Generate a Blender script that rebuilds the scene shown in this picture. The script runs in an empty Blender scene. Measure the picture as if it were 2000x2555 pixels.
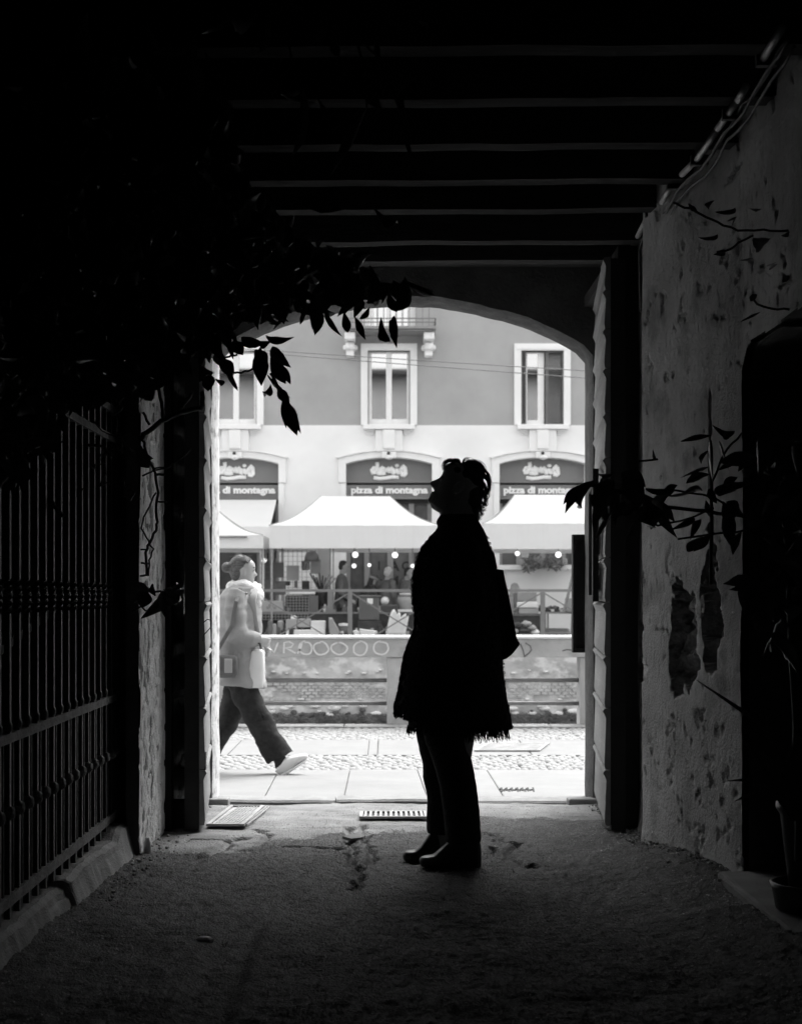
import bpy, bmesh, math, random
from mathutils import Vector, Matrix, noise
random.seed(7)
R = math.radians
F, CX, CY, HC = 3600.0, 965.0, 1480.0, 1.115      # camera: focal in photo pixels, vanishing point, height

def W(px, py, d):                                  # photo pixel at distance d -> world point
    return Vector(((px - CX) / F * d, d, HC - (py - CY) / F * d))
def XW(px, d): return (px - CX) / F * d
def ZW(py, d): return HC - (py - CY) / F * d

# ---------------------------------------------------------------- camera, world, sun, exposure
S = bpy.context.scene
cam = bpy.data.cameras.new('camera'); camo = bpy.data.objects.new('camera', cam)
S.collection.objects.link(camo); S.camera = camo
camo.location = (0, 0, HC); camo.rotation_euler = (R(90), 0, 0)
cam.sensor_fit = 'VERTICAL'; cam.sensor_height = 36; cam.sensor_width = 28.18
cam.lens = F / 2555 * 36
cam.shift_x = (1000 - CX) / 2555; cam.shift_y = (CY - 1277.5) / 2555
cam.clip_start = .05; cam.clip_end = 400
cam.dof.use_dof = True; cam.dof.focus_distance = 6.1; cam.dof.aperture_fstop = 5.6

wd = bpy.data.worlds.new('World'); S.world = wd; wd.use_nodes = True
nt = wd.node_tree; nt.nodes.clear()
sky = nt.nodes.new('ShaderNodeTexSky'); sky.sky_type = 'NISHITA'; sky.sun_disc = False
SUN_DIR = Vector((-.22, -.50, -.80)).normalized()     # the way the light travels
sky.sun_elevation = math.asin(-SUN_DIR.z)
sky.sun_rotation = math.atan2(-SUN_DIR.x, -SUN_DIR.y)
sky.air_density = 2.0; sky.dust_density = 4.0
bw = nt.nodes.new('ShaderNodeRGBToBW'); bg = nt.nodes.new('ShaderNodeBackground')
bg.inputs['Strength'].default_value = .15
out = nt.nodes.new('ShaderNodeOutputWorld')
nt.links.new(sky.outputs[0], bw.inputs[0]); nt.links.new(bw.outputs[0], bg.inputs['Color'])
nt.links.new(bg.outputs[0], out.inputs['Surface'])
sl = bpy.data.lights.new('sun', 'SUN'); sl.energy = .5; sl.angle = R(32); sl.color = (1, 1, 1)
so = bpy.data.objects.new('sun', sl); S.collection.objects.link(so)
so.rotation_euler = SUN_DIR.to_track_quat('-Z', 'Y').to_euler(); so.location = (-6, 12, 14)
S.view_settings.view_transform = 'Standard'; S.view_settings.look = 'None'
S.view_settings.gamma = 1; S.view_settings.use_curve_mapping = False
S.view_settings.exposure = 1.98
S.cycles.max_bounces = 10; S.cycles.diffuse_bounces = 7; S.cycles.glossy_bounces = 4
S.cycles.use_denoising = True; S.cycles.sample_clamp_indirect = 6
try: S.cycles.denoising_input_passes = 'RGB_ALBEDO_NORMAL'; S.cycles.denoiser = 'OPENIMAGEDENOISE'
except Exception: pass

# ---------------------------------------------------------------- materials (the picture is black and white)
def mat(name, v, rough=.8, var=.15, scale=6, bump=0, bscale=60, metal=0, spec=.4, stretch=(1, 1, 1), emit=0, lo=None, mask_scale=None, mask_v=None, mask_t=.55, mask_w=.06):
    m = bpy.data.materials.new(name); m.use_nodes = True; t = m.node_tree
    p = t.nodes['Principled BSDF']
    p.inputs['Roughness'].default_value = rough; p.inputs['Metallic'].default_value = metal
    p.inputs['Specular IOR Level'].default_value = spec
    tc = t.nodes.new('ShaderNodeTexCoord'); mp = t.nodes.new('ShaderNodeMapping')
    mp.inputs['Scale'].default_value = stretch
    t.links.new(tc.outputs['Object'], mp.inputs[0])
    n = t.nodes.new('ShaderNodeTexNoise'); n.inputs['Scale'].default_value = scale
    n.inputs['Detail'].default_value = 6; n.inputs['Roughness'].default_value = .62
    t.links.new(mp.outputs[0], n.inputs['Vector'])
    mr = t.nodes.new('ShaderNodeMapRange')
    mr.inputs[1].default_value = .3; mr.inputs[2].default_value = .7
    mr.inputs[3].default_value = v * (1 - var) if lo is None else lo; mr.inputs[4].default_value = min(.95, v * (1 + var))
    t.links.new(n.outputs[0], mr.inputs[0]); last = mr.outputs[0]
    if mask_v is not None:
        n2 = t.nodes.new('ShaderNodeTexNoise'); n2.inputs['Scale'].default_value = mask_scale
        n2.inputs['Detail'].default_value = 8; n2.inputs['Roughness'].default_value = .6
        t.links.new(mp.outputs[0], n2.inputs['Vector'])
        r2 = t.nodes.new('ShaderNodeMapRange'); r2.inputs[1].default_value = mask_t - mask_w; r2.inputs[2].default_value = mask_t + mask_w
        t.links.new(n2.outputs[0], r2.inputs[0])
        mx = t.nodes.new('ShaderNodeMix'); mx.data_type = 'FLOAT'
        t.links.new(r2.outputs[0], mx.inputs[0]); t.links.new(last, mx.inputs[2]); mx.inputs[3].default_value = mask_v
        last = mx.outputs[0]
    cb = t.nodes.new('ShaderNodeCombineColor')
    for i in range(3): t.links.new(last, cb.inputs[i])
    t.links.new(cb.outputs[0], p.inputs['Base Color'])
    if bump:
        b = t.nodes.new('ShaderNodeBump'); b.inputs['Strength'].default_value = bump; b.inputs['Distance'].default_value = .01
        nb = t.nodes.new('ShaderNodeTexNoise'); nb.inputs['Scale'].default_value = bscale; nb.inputs['Detail'].default_value = 5
        t.links.new(mp.outputs[0], nb.inputs['Vector']); t.links.new(nb.outputs[0], b.inputs['Height'])
        t.links.new(b.outputs[0], p.inputs['Normal'])
    if emit:
        p.inputs['Emission Color'].default_value = (1, 1, 1, 1); p.inputs['Emission Strength'].default_value = emit
    return m
MT = {}
MT['plaster'] = mat('old_plaster', .52, .9, .3, 2.2, .5, 90, mask_scale=5, mask_v=.3, mask_t=.6, mask_w=.08)
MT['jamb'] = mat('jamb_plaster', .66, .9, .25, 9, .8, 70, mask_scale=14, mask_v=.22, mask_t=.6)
MT['asphalt'] = mat('asphalt', .05, .7, .5, 12, 1.0, 120, spec=.3, mask_scale=75, mask_v=.38, mask_t=.64, mask_w=.02)  # pale specks in the colour stand for glints
MT['concrete'] = mat('concrete', .25, .85, .25, 5, .5, 120, mask_scale=10, mask_v=.3, mask_t=.62, mask_w=.08)
MT['slab'] = mat('paving_stone', .24, .85, .1, 2.5, .25, 120)
MT['cobble'] = mat('cobble_stone', .33, .8, .25, 14, .2, 80)
MT['mortar'] = mat('sand_joint', .2, .95, .2, 20, .5, 150)
MT['beam'] = mat('old_timber', .058, .95, .5, 5, .6, 40, spec=.04, stretch=(.15, 1, 1))
MT['ceil'] = mat('ceiling_board', .06, .9, .3, 5)
MT['door'] = mat('weathered_door_wood', .28, .7, .25, 6, .4, 60, stretch=(1, .12, 1))
MT['doordark'] = mat('door_frame_wood', .03, .8, .3, 8)
MT['iron'] = mat('wrought_iron', .05, .55, .4, 20, .4, 120, spec=.5)
MT['rust'] = mat('rusty_rail', .16, .8, .4, 20, .8, 90)
MT['steel'] = mat('galvanised_steel', .35, .45, .3, 15, .3, 60, metal=.5)
MT['leaf'] = mat('leaf', .09, .3, .35, 12, spec=.5)
MT['stem'] = mat('stem_bark', .06, .8, .3, 20, .3, 80)
MT['black'] = mat('black_cloth', .022, .9, .4, 30, .6, 150)
MT['coat'] = mat('black_boucle_wool', .02, .95, .5, 60, 1, 130, spec=.15)
MT['skin'] = mat('skin', .4, .55, .06, 8)
MT['skindark'] = mat('lip_skin_tone', .24, .55, .06, 8)  # darker skin tone of the lips
MT['hair'] = mat('dark_hair', .035, .6, .4, 60, stretch=(1, 1, .2))
MT['boot'] = mat('boot_leather', .03, .35, .3, 20, .15, 60, spec=.6)
MT['bag'] = mat('canvas_bag', .03, .85, .2, 60, .2, 200)
MT['white'] = mat('white_plaster', .78, .85, .05, 1.2, .06, 30)
MT['whitep'] = mat('white_paint', .8, .5, .02, 5)
MT['greywall'] = mat('grey_render', .36, .9, .10, .8, .08, 40)
MT['canopy'] = mat('white_canopy_cloth', .92, .8, .02, 2)
MT['signgrey'] = mat('grey_sign_board', .19, .6, .06, 1.5)
MT['darkgap'] = mat('dark_recess', .03, .8, .1, 3)
MT['shop'] = mat('shop_interior', .09, .5, .5, 1.6, lo=.05)
MT['mull'] = mat('grey_mullion', .24, .5, .06, 5)
MT['glass'] = mat('window_glass', .42, .03, .06, 1, metal=1)
MT['shutter'] = mat('louvre_shutter', .12, .6, .15, 5)
MT['para'] = mat('parapet_concrete', .42, .9, .16, 3, .4, 60, mask_scale=9, mask_v=.3, mask_t=.64, mask_w=.1)
MT['parat'] = mat('coping_stone', .75, .8, .05, 6)
MT['rail'] = mat('painted_rail', .17, .5, .15, 10)
MT['railg'] = mat('grey_railing', .2, .5, .1, 10)
MT['canal'] = mat('canal_render', .46, .95, .45, 1.6, .6, 20, stretch=(.7, 1, 1), mask_scale=3.5, mask_v=.68, mask_t=.53, mask_w=.05)
MT['brick'] = mat('canal_brick', .5, .9, .4, 4, .4, 60)
MT['stone'] = mat('pale_canal_stone', .66, .9, .25, 4, .4, 40)
MT['moss'] = mat('moss', .1, .95, .6, 6, 1, 25)
MT['water'] = mat('canal_water', .08, .06, .2, .5, .25, 3, spec=.6)
MT['paint'] = mat('pale_spray_paint', .72, .8, .08, 30)
MT['paintd'] = mat('dark_spray_paint', .16, .8, .2, 30)
MT['letter'] = mat('white_letter', .85, .5, .01, 5)
MT['dark'] = mat('dark_fabric', .05, .85, .3, 8)
MT['mid'] = mat('mid_grey_fabric', .13, .85, .25, 8, .2, 60)
MT['lightg'] = mat('light_grey_fabric', .34, .85, .12, 4, .15, 60)
MT['coatw'] = mat('pale_wool_coat', .29, .9, .08, 3, .2, 120)
MT['scarf'] = mat('white_wool_scarf', .75, .95, .06, 20, .8, 50)
MT['card'] = mat('cardboard', .36, .9, .08, 4)
MT['paper'] = mat('white_paper', .75, .8, .03, 4)
MT['plastic'] = mat('white_plastic', .72, .45, .05, 9)
MT['grey'] = mat('grey_plastic', .11, .5, .06, 4)
MT['greyhair'] = mat('white_hair', .65, .8, .15, 60)
MT['bulb'] = mat('lit_bulb', .8, .5, 0, 3, emit=.4)
MT['pot'] = mat('glazed_pot', .09, .35, .2, 8, spec=.5)
MT['soil'] = mat('soil', .04, .95, .3, 40, .6, 60)
MT['trous'] = mat('black_trouser_cloth', .02, .9, .4, 30, .4, 150)
MT['archshade'] = mat('shaded_arch_plaster', .085, .9, .4, 9, .8, 70, mask_scale=12, mask_v=.06, mask_t=.58)
MT['under'] = mat('pale_undercoat', .68, .9, .15, 14, .6, 90)
MT['masonry_pit'] = mat('bare_masonry_pit_shade', .36, .95, .6, 18, 1.0, 60)
MT['softhair'] = mat('pinned_hair', .10, .6, .6, 90, .6, 90, stretch=(.3, 1, 1))
MT['grit'] = mat('exposed_grit', .3, .22, .6, 40, spec=.8)
def floor_mat():
    m = mat('passage_ground', .036, .7, .75, 3.2, 1.0, 120, spec=.3, mask_scale=75, mask_v=.3, mask_t=.65, mask_w=.02)  # glints painted as pale specks in the ground colour
    t = m.node_tree; p = t.nodes['Principled BSDF']; at = t.nodes.new('ShaderNodeAttribute'); at.attribute_name = 'con'
    tc = t.nodes.new('ShaderNodeTexCoord'); n = t.nodes.new('ShaderNodeTexNoise'); n.inputs['Scale'].default_value = 26; n.inputs['Detail'].default_value = 8; n.inputs['Roughness'].default_value = .7
    t.links.new(tc.outputs['Object'], n.inputs['Vector'])
    a = t.nodes.new('ShaderNodeMath'); a.operation = 'MULTIPLY_ADD'; a.inputs[1].default_value = 1.1; t.links.new(n.outputs[0], a.inputs[0]); t.links.new(at.outputs['Fac'], a.inputs[2])
    r = t.nodes.new('ShaderNodeMapRange'); r.inputs[1].default_value = 1.0; r.inputs[2].default_value = 1.12; t.links.new(a.outputs[0], r.inputs[0])
    n2 = t.nodes.new('ShaderNodeTexNoise'); n2.inputs['Scale'].default_value = 5; n2.inputs['Detail'].default_value = 8; t.links.new(tc.outputs['Object'], n2.inputs['Vector'])
    c = t.nodes.new('ShaderNodeMapRange'); c.inputs[1].default_value = .3; c.inputs[2].default_value = .7; c.inputs[3].default_value = .14; c.inputs[4].default_value = .30; t.links.new(n2.outputs[0], c.inputs[0])
    cc = t.nodes.new('ShaderNodeCombineColor'); [t.links.new(c.outputs[0], cc.inputs[i]) for i in range(3)]
    mx = t.nodes.new('ShaderNodeMix'); mx.data_type = 'RGBA'; src = p.inputs['Base Color'].links[0].from_socket
    t.links.new(r.outputs[0], mx.inputs[0]); t.links.new(src, mx.inputs[6]); t.links.new(cc.outputs[0], mx.inputs[7]); t.links.new(mx.outputs[2], p.inputs['Base Color'])
    return m
MT['floor'] = floor_mat()
def translucent(m, f=.45):
    t = m.node_tree; p = t.nodes['Principled BSDF']; o = [n for n in t.nodes if n.type == 'OUTPUT_MATERIAL'][0]
    tr = t.nodes.new('ShaderNodeBsdfTranslucent'); tr.inputs[0].default_value = (.85, .85, .85, 1); mx = t.nodes.new('ShaderNodeMixShader'); mx.inputs[0].default_value = f
    t.links.new(p.outputs[0], mx.inputs[1]); t.links.new(tr.outputs[0], mx.inputs[2]); t.links.new(mx.outputs[0], o.inputs[0])
translucent(MT['canopy'], .32)
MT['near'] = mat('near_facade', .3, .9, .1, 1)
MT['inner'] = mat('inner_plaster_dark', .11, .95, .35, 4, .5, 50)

# ---------------------------------------------------------------- mesh helpers
C = S.collection
class MB:
    def __init__(s): s.v = []; s.f = []
    def add(s, vs, fs):
        o = len(s.v); s.v += [tuple(v) for v in vs]; s.f += [tuple(i + o for i in f) for f in fs]; return s
    def box(s, x0, x1, y0, y1, z0, z1, M=None):
        vs = [Vector((x, y, z)) for x in (x0, x1) for y in (y0, y1) for z in (z0, z1)]
        if M: vs = [M @ v for v in vs]
        return s.add(vs, [(0, 1, 3, 2), (4, 6, 7, 5), (0, 4, 5, 1), (2, 3, 7, 6), (0, 2, 6, 4), (1, 5, 7, 3)])
    def bar(s, a, b, w, h=None):                    # square bar between points
        a, b = Vector(a), Vector(b); d = b - a; L = d.length
        if L < 1e-6: return s
        q = d.to_track_quat('Z', 'Y').to_matrix().to_4x4(); M = Matrix.Translation(a) @ q; h = h or w
        return s.box(-w / 2, w / 2, -h / 2, h / 2, 0, L, M)
    def prism(s, pts, y0, y1, M=None):              # polygon in x,z pushed along y
        n = len(pts); vs = [Vector((x, y0, z)) for x, z in pts] + [Vector((x, y1, z)) for x, z in pts]
        if M: vs = [M @ v for v in vs]
        return s.add(vs, [tuple(range(n)), tuple(range(2 * n - 1, n - 1, -1))] + [(i, i + n, (i + 1) % n + n, (i + 1) % n) for i in range(n)])
    def tube(s, pts, r, n=8, caps=True, flat=None):
        pts = [Vector(p) for p in pts]; k = len(pts)
        rs = list(r) if hasattr(r, '__len__') else [r] * k
        vs = []; up = None
        for i, p in enumerate(pts):
            t = (pts[min(i + 1, k - 1)] - pts[max(i - 1, 0)])
            if t.length < 1e-9: t = Vector((0, 0, 1))
            t.normalize()
            if up is None: up = Vector((0, 1, 0)) if abs(t.y) < .9 else Vector((1, 0, 0))
            u = up - t * up.dot(t)
            u.normalize(); up = u; w = t.cross(u)
            ra, rb = (rs[i], rs[i]) if not hasattr(rs[i], '__len__') else rs[i]
            for j in range(n):
                a = 2 * math.pi * j / n; vs.append(p + u * math.cos(a) * ra + w * math.sin(a) * rb)
        fs = [(i * n + j, i * n + (j + 1) % n, (i + 1) * n + (j + 1) % n, (i + 1) * n + j) for i in range(k - 1) for j in range(n)]
        if caps: fs += [tuple(range(n - 1, -1, -1)), tuple(range((k - 1) * n, k * n))]
        return s.add(vs, fs)
    def rings(s, rings, close=True):                # list of rings of equal length
        n = len(rings[0]); k = len(rings); vs = [v for r in rings for v in r]
        fs = [(i * n + j, i * n + (j + 1) % n, (i + 1) * n + (j + 1) % n, (i + 1) * n + j) for i in range(k - 1) for j in range(n)]
        if close: fs += [tuple(range(n - 1, -1, -1)), tuple(range((k - 1) * n, k * n))]
        return s.add(vs, fs)
    def lathe(s, c, prof, n=20, M=None):            # prof: (r, z)
        c = Vector(c); rg = []
        for r, z in prof:
            rg.append([(M @ (Vector((r * math.cos(2 * math.pi * j / n), r * math.sin(2 * math.pi * j / n), z))) if M else Vector((r * math.cos(2 * math.pi * j / n), r * math.sin(2 * math.pi * j / n), z))) + c for j in range(n)])
        return s.rings(rg)
    def ball(s, c, r, n=12, m=8, M=None):
        rx, ry, rz = r if hasattr(r, '__len__') else (r, r, r); c = Vector(c); rg = []
        for i in range(1, m):
            a = math.pi * i / m; rg.append([c + ((M or Matrix.Identity(3)) @ Vector((rx * math.sin(a) * math.cos(2 * math.pi * j / n), ry * math.sin(a) * math.sin(2 * math.pi * j / n), -rz * math.cos(a)))) for j in range(n)])
        o = len(s.v); s.rings(rg, False)
        k = len(s.v); s.v += [tuple(c + ((M or Matrix.Identity(3)) @ Vector((0, 0, -rz)))), tuple(c + ((M or Matrix.Identity(3)) @ Vector((0, 0, rz))))]
        s.f += [(o + (j + 1) % n, o + j, k) for j in range(n)] + [(k - n + j, k - n + (j + 1) % n, k + 1) for j in range(n)]
        return s
    def mesh(s, name, smooth=False):
        me = bpy.data.meshes.new(name); me.from_pydata(s.v, [], s.f); me.update()
        if smooth: me.shade_smooth()
        return me
    def build(s, name, m, parent=None, smooth=False, bevel=0):
        me = s.mesh(name, smooth); return link(name, me, m, parent, bevel)
def link(name, me, m, parent=None, bevel=0):
    if m is not None and not me.materials: me.materials.append(MT[m] if isinstance(m, str) else m)
    o = bpy.data.objects.new(name, me); C.objects.link(o)
    if parent: 
        o.parent = parent
        o.matrix_parent_inverse = Matrix.Translation(-Vector(parent.location)) if parent.type == 'EMPTY' else Matrix.Identity(4)
    if bevel:
        b = o.modifiers.new('bevel', 'BEVEL'); b.width = bevel; b.segments = 2; b.limit_method = 'ANGLE'
    return o
def tag(o, label=None, cat=None, group=None, kind=None):
    if label: o['label'] = label
    if cat: o['category'] = cat
    if group: o['group'] = group
    if kind: o['kind'] = kind
    return o
def thing(name, label, cat, loc, group=None):
    o = bpy.data.objects.new(name, None); C.objects.link(o); o.location = loc; o.empty_display_size = .1
    return tag(o, label, cat, group)
def structure(o): o['kind'] = 'structure'; return o
def copy_part(o, parent, M):
    c = o.copy(); C.objects.link(c); c.parent = parent
    c.matrix_parent_inverse = Matrix.Translation(-Vector(parent.location)) if parent.type == 'EMPTY' else Matrix.Identity(4)
    c.matrix_basis = M; return c
def copy_tree(root, delta):
    r = root.copy(); C.objects.link(r); r.location = Vector(root.location) + Vector(delta)
    for ch in list(root.children):
        c = ch.copy(); C.objects.link(c); c.parent = r
        for g in ch.children:
            d = g.copy(); C.objects.link(d); d.parent = c
    return r
def remesh(mb, name, vox, smooth=2):
    me = mb.mesh(name); o = bpy.data.objects.new('tmp', me); C.objects.link(o)
    md = o.modifiers.new('r', 'REMESH'); md.mode = 'VOXEL'; md.voxel_size = vox; md.use_smooth_shade = True
    if smooth: sm = o.modifiers.new('s', 'SMOOTH'); sm.factor = .6; sm.iterations = smooth
    dg = bpy.context.evaluated_depsgraph_get(); dg.update()
    r = bpy.data.meshes.new_from_object(o.evaluated_get(dg)); r.name = name
    bpy.data.objects.remove(o); bpy.data.meshes.remove(me); return r
def interp(tab, x):
    if x <= tab[0][0]: return tab[0][1]
    for (a, u), (b, v) in zip(tab, tab[1:]):
        if x <= b: return u + (v - u) * (x - a) / (b - a)
    return tab[-1][1]
def sm(x): x = max(0, min(1, x)); return x * x * (3 - 2 * x)
def nz(x, y, z=0): return noise.noise(Vector((x, y, z)))
def text_mesh(s, size, name, extr=.01, off=.0):
    cu = bpy.data.curves.new(name, 'FONT'); cu.body = s; cu.size = size; cu.extrude = extr; cu.offset = off
    cu.align_x = 'CENTER'; cu.resolution_u = 3
    o = bpy.data.objects.new('tmp', cu); C.objects.link(o); dg = bpy.context.evaluated_depsgraph_get(); dg.update()
    me = bpy.data.meshes.new_from_object(o.evaluated_get(dg)); bpy.data.objects.remove(o); me.name = name
    me.transform(Matrix.Rotation(R(90), 4, 'X')); return me
# ================================================================ THE SETTING
XL, XR = -1.09, 1.22                                # passage walls
def floor_z(x, d):
    z = 0 if d < 5.9 else -.04 * (d - 5.9)
    z += .07 * sm((x - .75) / .5) * sm((7.2 - d) / 1.6)
    return z
cracks = [[(872, 2068), (866, 2092), (885, 2110), (872, 2130), (880, 2160), (893, 2185), (888, 2215)],
          [(640, 2070), (670, 2085), (655, 2100)], [(560, 2108), (590, 2096), (562, 2112), (545, 2130), (500, 2140)],
          [(900, 2075), (915, 2085), (925, 2083)], [(700, 2115), (760, 2120), (840, 2125), (880, 2122)],
          [(1210, 2075), (1250, 2095), (1290, 2100), (1260, 2125)], [(1225, 2110), (1255, 2140), (1300, 2150)],
          [(430, 2110), (480, 2098), (520, 2102), (610, 2098)], [(900, 2062), (905, 2100), (930, 2125), (925, 2160)], [(1260, 2125), (1300, 2160), (1330, 2170)]]
def on_floor(px, py):
    d = F * HC / (py - CY)
    for _ in range(4): d = F * (HC - floor_z(XW(px, d), d)) / (py - CY)
    return XW(px, d), d
segs = []
for c in cracks:
    w = [on_floor(*p) for p in c]
    segs += [(a, b) for a, b in zip(w, w[1:])]
def seg_dist(x, y, a, b):
    ax, ay = a; bx, by = b; dx, dy = bx - ax, by - ay
    t = max(0, min(1, ((x - ax) * dx + (y - ay) * dy) / (dx * dx + dy * dy + 1e-9)))
    return math.hypot(x - ax - t * dx, y - ay - t * dy)
# floor of the passage: asphalt, with a smooth concrete patch before the threshold
nx, nd = 230, 520; x0, x1, d0, d1 = -1.30, 1.62, 2.2, 8.24
vs = []; edge = []
for j in range(nd + 1):
    d = d0 + (d1 - d0) * j / nd
    for i in range(nx + 1):
        x = x0 + (x1 - x0) * i / nx
        z = floor_z(x, d) + .018 * nz(x * 1.3, d * 1.3) + .006 * nz(x * 7, d * 7, 3)
        lim = 6.65 + .5 * nz(x * 1.1, 5.5) + .12 * nz(x * 6, d * 6, 7) - .35 * sm((-.5 - x) / .1) + .75 * sm((x - .2) / .2)
        con = sm((d - lim + .15) / .4)
        z += con * .006 + .010 * (1 - con) * nz(x * 4.5, d * 4.5, 30) + (1 - con) * (.007 * nz(x * 30, d * 30, 1) + .003 * nz(x * 75, d * 75, 2))
        wob = .03 * nz(x * 12, d * 12, 9)
        best = 9
        for a, b in segs:
            if min(a[1], b[1]) - .1 < d < max(a[1], b[1]) + .1 and min(a[0], b[0]) - .12 < x < max(a[0], b[0]) + .12:
                best = min(best, seg_dist(x + wob, d + wob, a, b))
        if best < .028: z -= .035 * (1 - best / .028)
        stp = 4.80 + .05 * nz(x * 2.2, 1.5) + .02 * nz(x * 9, 4.2)
        z += .022 * sm((stp - d) / .03) * sm((abs(x + .48) - .04) / .06)
        # peeled slivers of the old screed
        if con > .2:
            fl = nz(x * 3.3, d * 6.2, 20) + .5 * nz(x * 9, d * 15, 21)
            if fl > .34: z += .004 * sm((fl - .34) / .05)
        else: z += .006 * max(0, nz(x * 3, d * 4, 25))
        vs.append((x, d, z)); edge.append(con)
fs = []; mi = []
for j in range(nd):
    for i in range(nx):
        a = j * (nx + 1) + i; fs.append((a, a + 1, a + nx + 2, a + nx + 1)); mi.append(1 if edge[a] > .5 else 0)
me = bpy.data.meshes.new('passage_floor'); me.from_pydata(vs, [], fs); me.update()
me.materials.append(MT['floor']); at = me.attributes.new('con', 'FLOAT', 'POINT'); at.data.foreach_set('value', edge); me.shade_smooth()
pf = structure(link('passage_floor', me, None))
# grit showing in the worn asphalt
gv = []; gf = []
for _ in range(36000):
    d = 3.6 + 4.5 * random.random() ** 1.2; x = random.uniform(-1.08, 1.3)
    i = int((x - x0) / (x1 - x0) * nx); j = int((d - d0) / (d1 - d0) * nd)
    if edge[j * (nx + 1) + i] > .6 and random.random() < .9: continue
    z = vs[j * (nx + 1) + i][2] + .0008; s = random.choice([.0012, .0016, .002, .0028, .004]); o = len(gv)
    a = random.uniform(0, 3.14); c, q = math.cos(a) * s, math.sin(a) * s; e = random.uniform(-.4, .4) * s
    gv += [(x + c, d + q, z + e), (x - q, d + c, z), (x - c, d - q, z - e), (x + q, d - c, z), (x + e, d + e, z + s * .8)]
    gf += [(o, o + 1, o + 4), (o + 1, o + 2, o + 4), (o + 2, o + 3, o + 4), (o + 3, o, o + 4)]
gm = bpy.data.meshes.new('grit'); gm.from_pydata(gv, [], gf); go = link('grit', gm, 'grit', pf); go['kind'] = 'stuff'
def fragment(pts, h, m='concrete'):
    P = [on_floor(*p) for p in pts]; cx = sum(p[0] for p in P) / len(P); cy = sum(p[1] for p in P) / len(P)
    rg = [[Vector((cx + (x - cx) * s, cy + (y - cy) * s, floor_z(x, y) + z + .006 * nz(x * 9, y * 9, 2))) for x, y in P] for s, z in ((1.0, -.01), (1.0, h * .7), (.97, h), (.5, h * 1.2))]
    MB().rings(rg).build('floor_fragment', m, pf)

fragment([(855, 2087), (875, 2093), (905, 2090), (912, 2084), (890, 2080)], .003, 'mortar'); 
fragment([(440, 2070), (500, 2074), (640, 2082), (610, 2092), (520, 2094), (430, 2086)], .004)
structure(MB().box(-4, 4, -4, 2.25, -.3, -.004).build('ground', 'asphalt'))
structure(MB().box(-4, 4, 2.0, 8.0, -.5, -.16).build('ground', 'mortar'))

# right wall: grid with waves, flaking plaster and two broken-out holes
def wall_grid(name, m, fx, u0, u1, nu, z0, z1, nzv, disp, inward, skip=None):
    vs = []
    kinds = []
    for j in range(nzv + 1):
        z = z0 + (z1 - z0) * j / nzv
        for i in range(nu + 1):
            d = u0 + (u1 - u0) * i / nu
            h, kd = disp(d, z); kinds.append(kd)
            vs.append((fx(d) + inward * h, d, z))
    fs = []; mi = []
    for j in range(nzv):
        z = z0 + (z1 - z0) * (j + .5) / nzv
        for i in range(nu):
            if skip and skip(u0 + (u1 - u0) * (i + .5) / nu, z): continue
            a = j * (nu + 1) + i; fs.append((a, a + 1, a + nu + 2, a + nu + 1)); mi.append(kinds[a])
    me = bpy.data.meshes.new(name); me.from_pydata(vs, [], fs); me.update()
    for q in (m, 'under', 'masonry_pit'): me.materials.append(MT[q])
    me.polygons.foreach_set('material_index', mi); me.shade_smooth(); return link(name, me, None)
def fxr(d): return 1.303 - (d - 5.3) * .142 if 5.3 < d < 6.45 else 1.303 if d <= 5.3 else min(1.22, 1.14 + (d - 6.45) * .8)
HOLES = []      # ((d, z) polygon-ish blobs): centre px,py -> on wall
def wall_pt(px, py):
    d = 6
    for _ in range(12): d = F * fxr(d) / (px - CX)
    return d, ZW(py, d)
def blob(pts, r):                                   # list of px points, radius px
    out = []
    for (px, py), rr in zip(pts, r):
        d, z = wall_pt(px, py); out.append((d, z, rr))
    return out
hole1 = blob([(1690, 1520), (1700, 1550), (1712, 1580), (1700, 1610), (1712, 1640), (1698, 1670), (1690, 1700)], [.09, .13, .14, .13, .13, .11, .05])
hole2 = blob([(1775, 1360), (1774, 1400), (1772, 1440), (1772, 1480), (1775, 1520), (1778, 1560), (1783, 1600), (1785, 1630)], [.035, .05, .07, .09, .1, .1, .08, .04])
hole3 = blob([(1606, 1440), (1607, 1500), (1609, 1560), (1604, 1620), (1601, 1680), (1600, 1740)], [.05, .07, .1, .12, .1, .05])
crk = [blob([(1775, 1100), (1776, 1160), (1774, 1220), (1776, 1290), (1778, 1350)], [.012] * 5)]
def holef(d, z, H):
    m = -9
    for (a, b, r) in H: m = max(m, r - math.hypot((d - a) * 1.0, (z - b) * .9))
    return m
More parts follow.
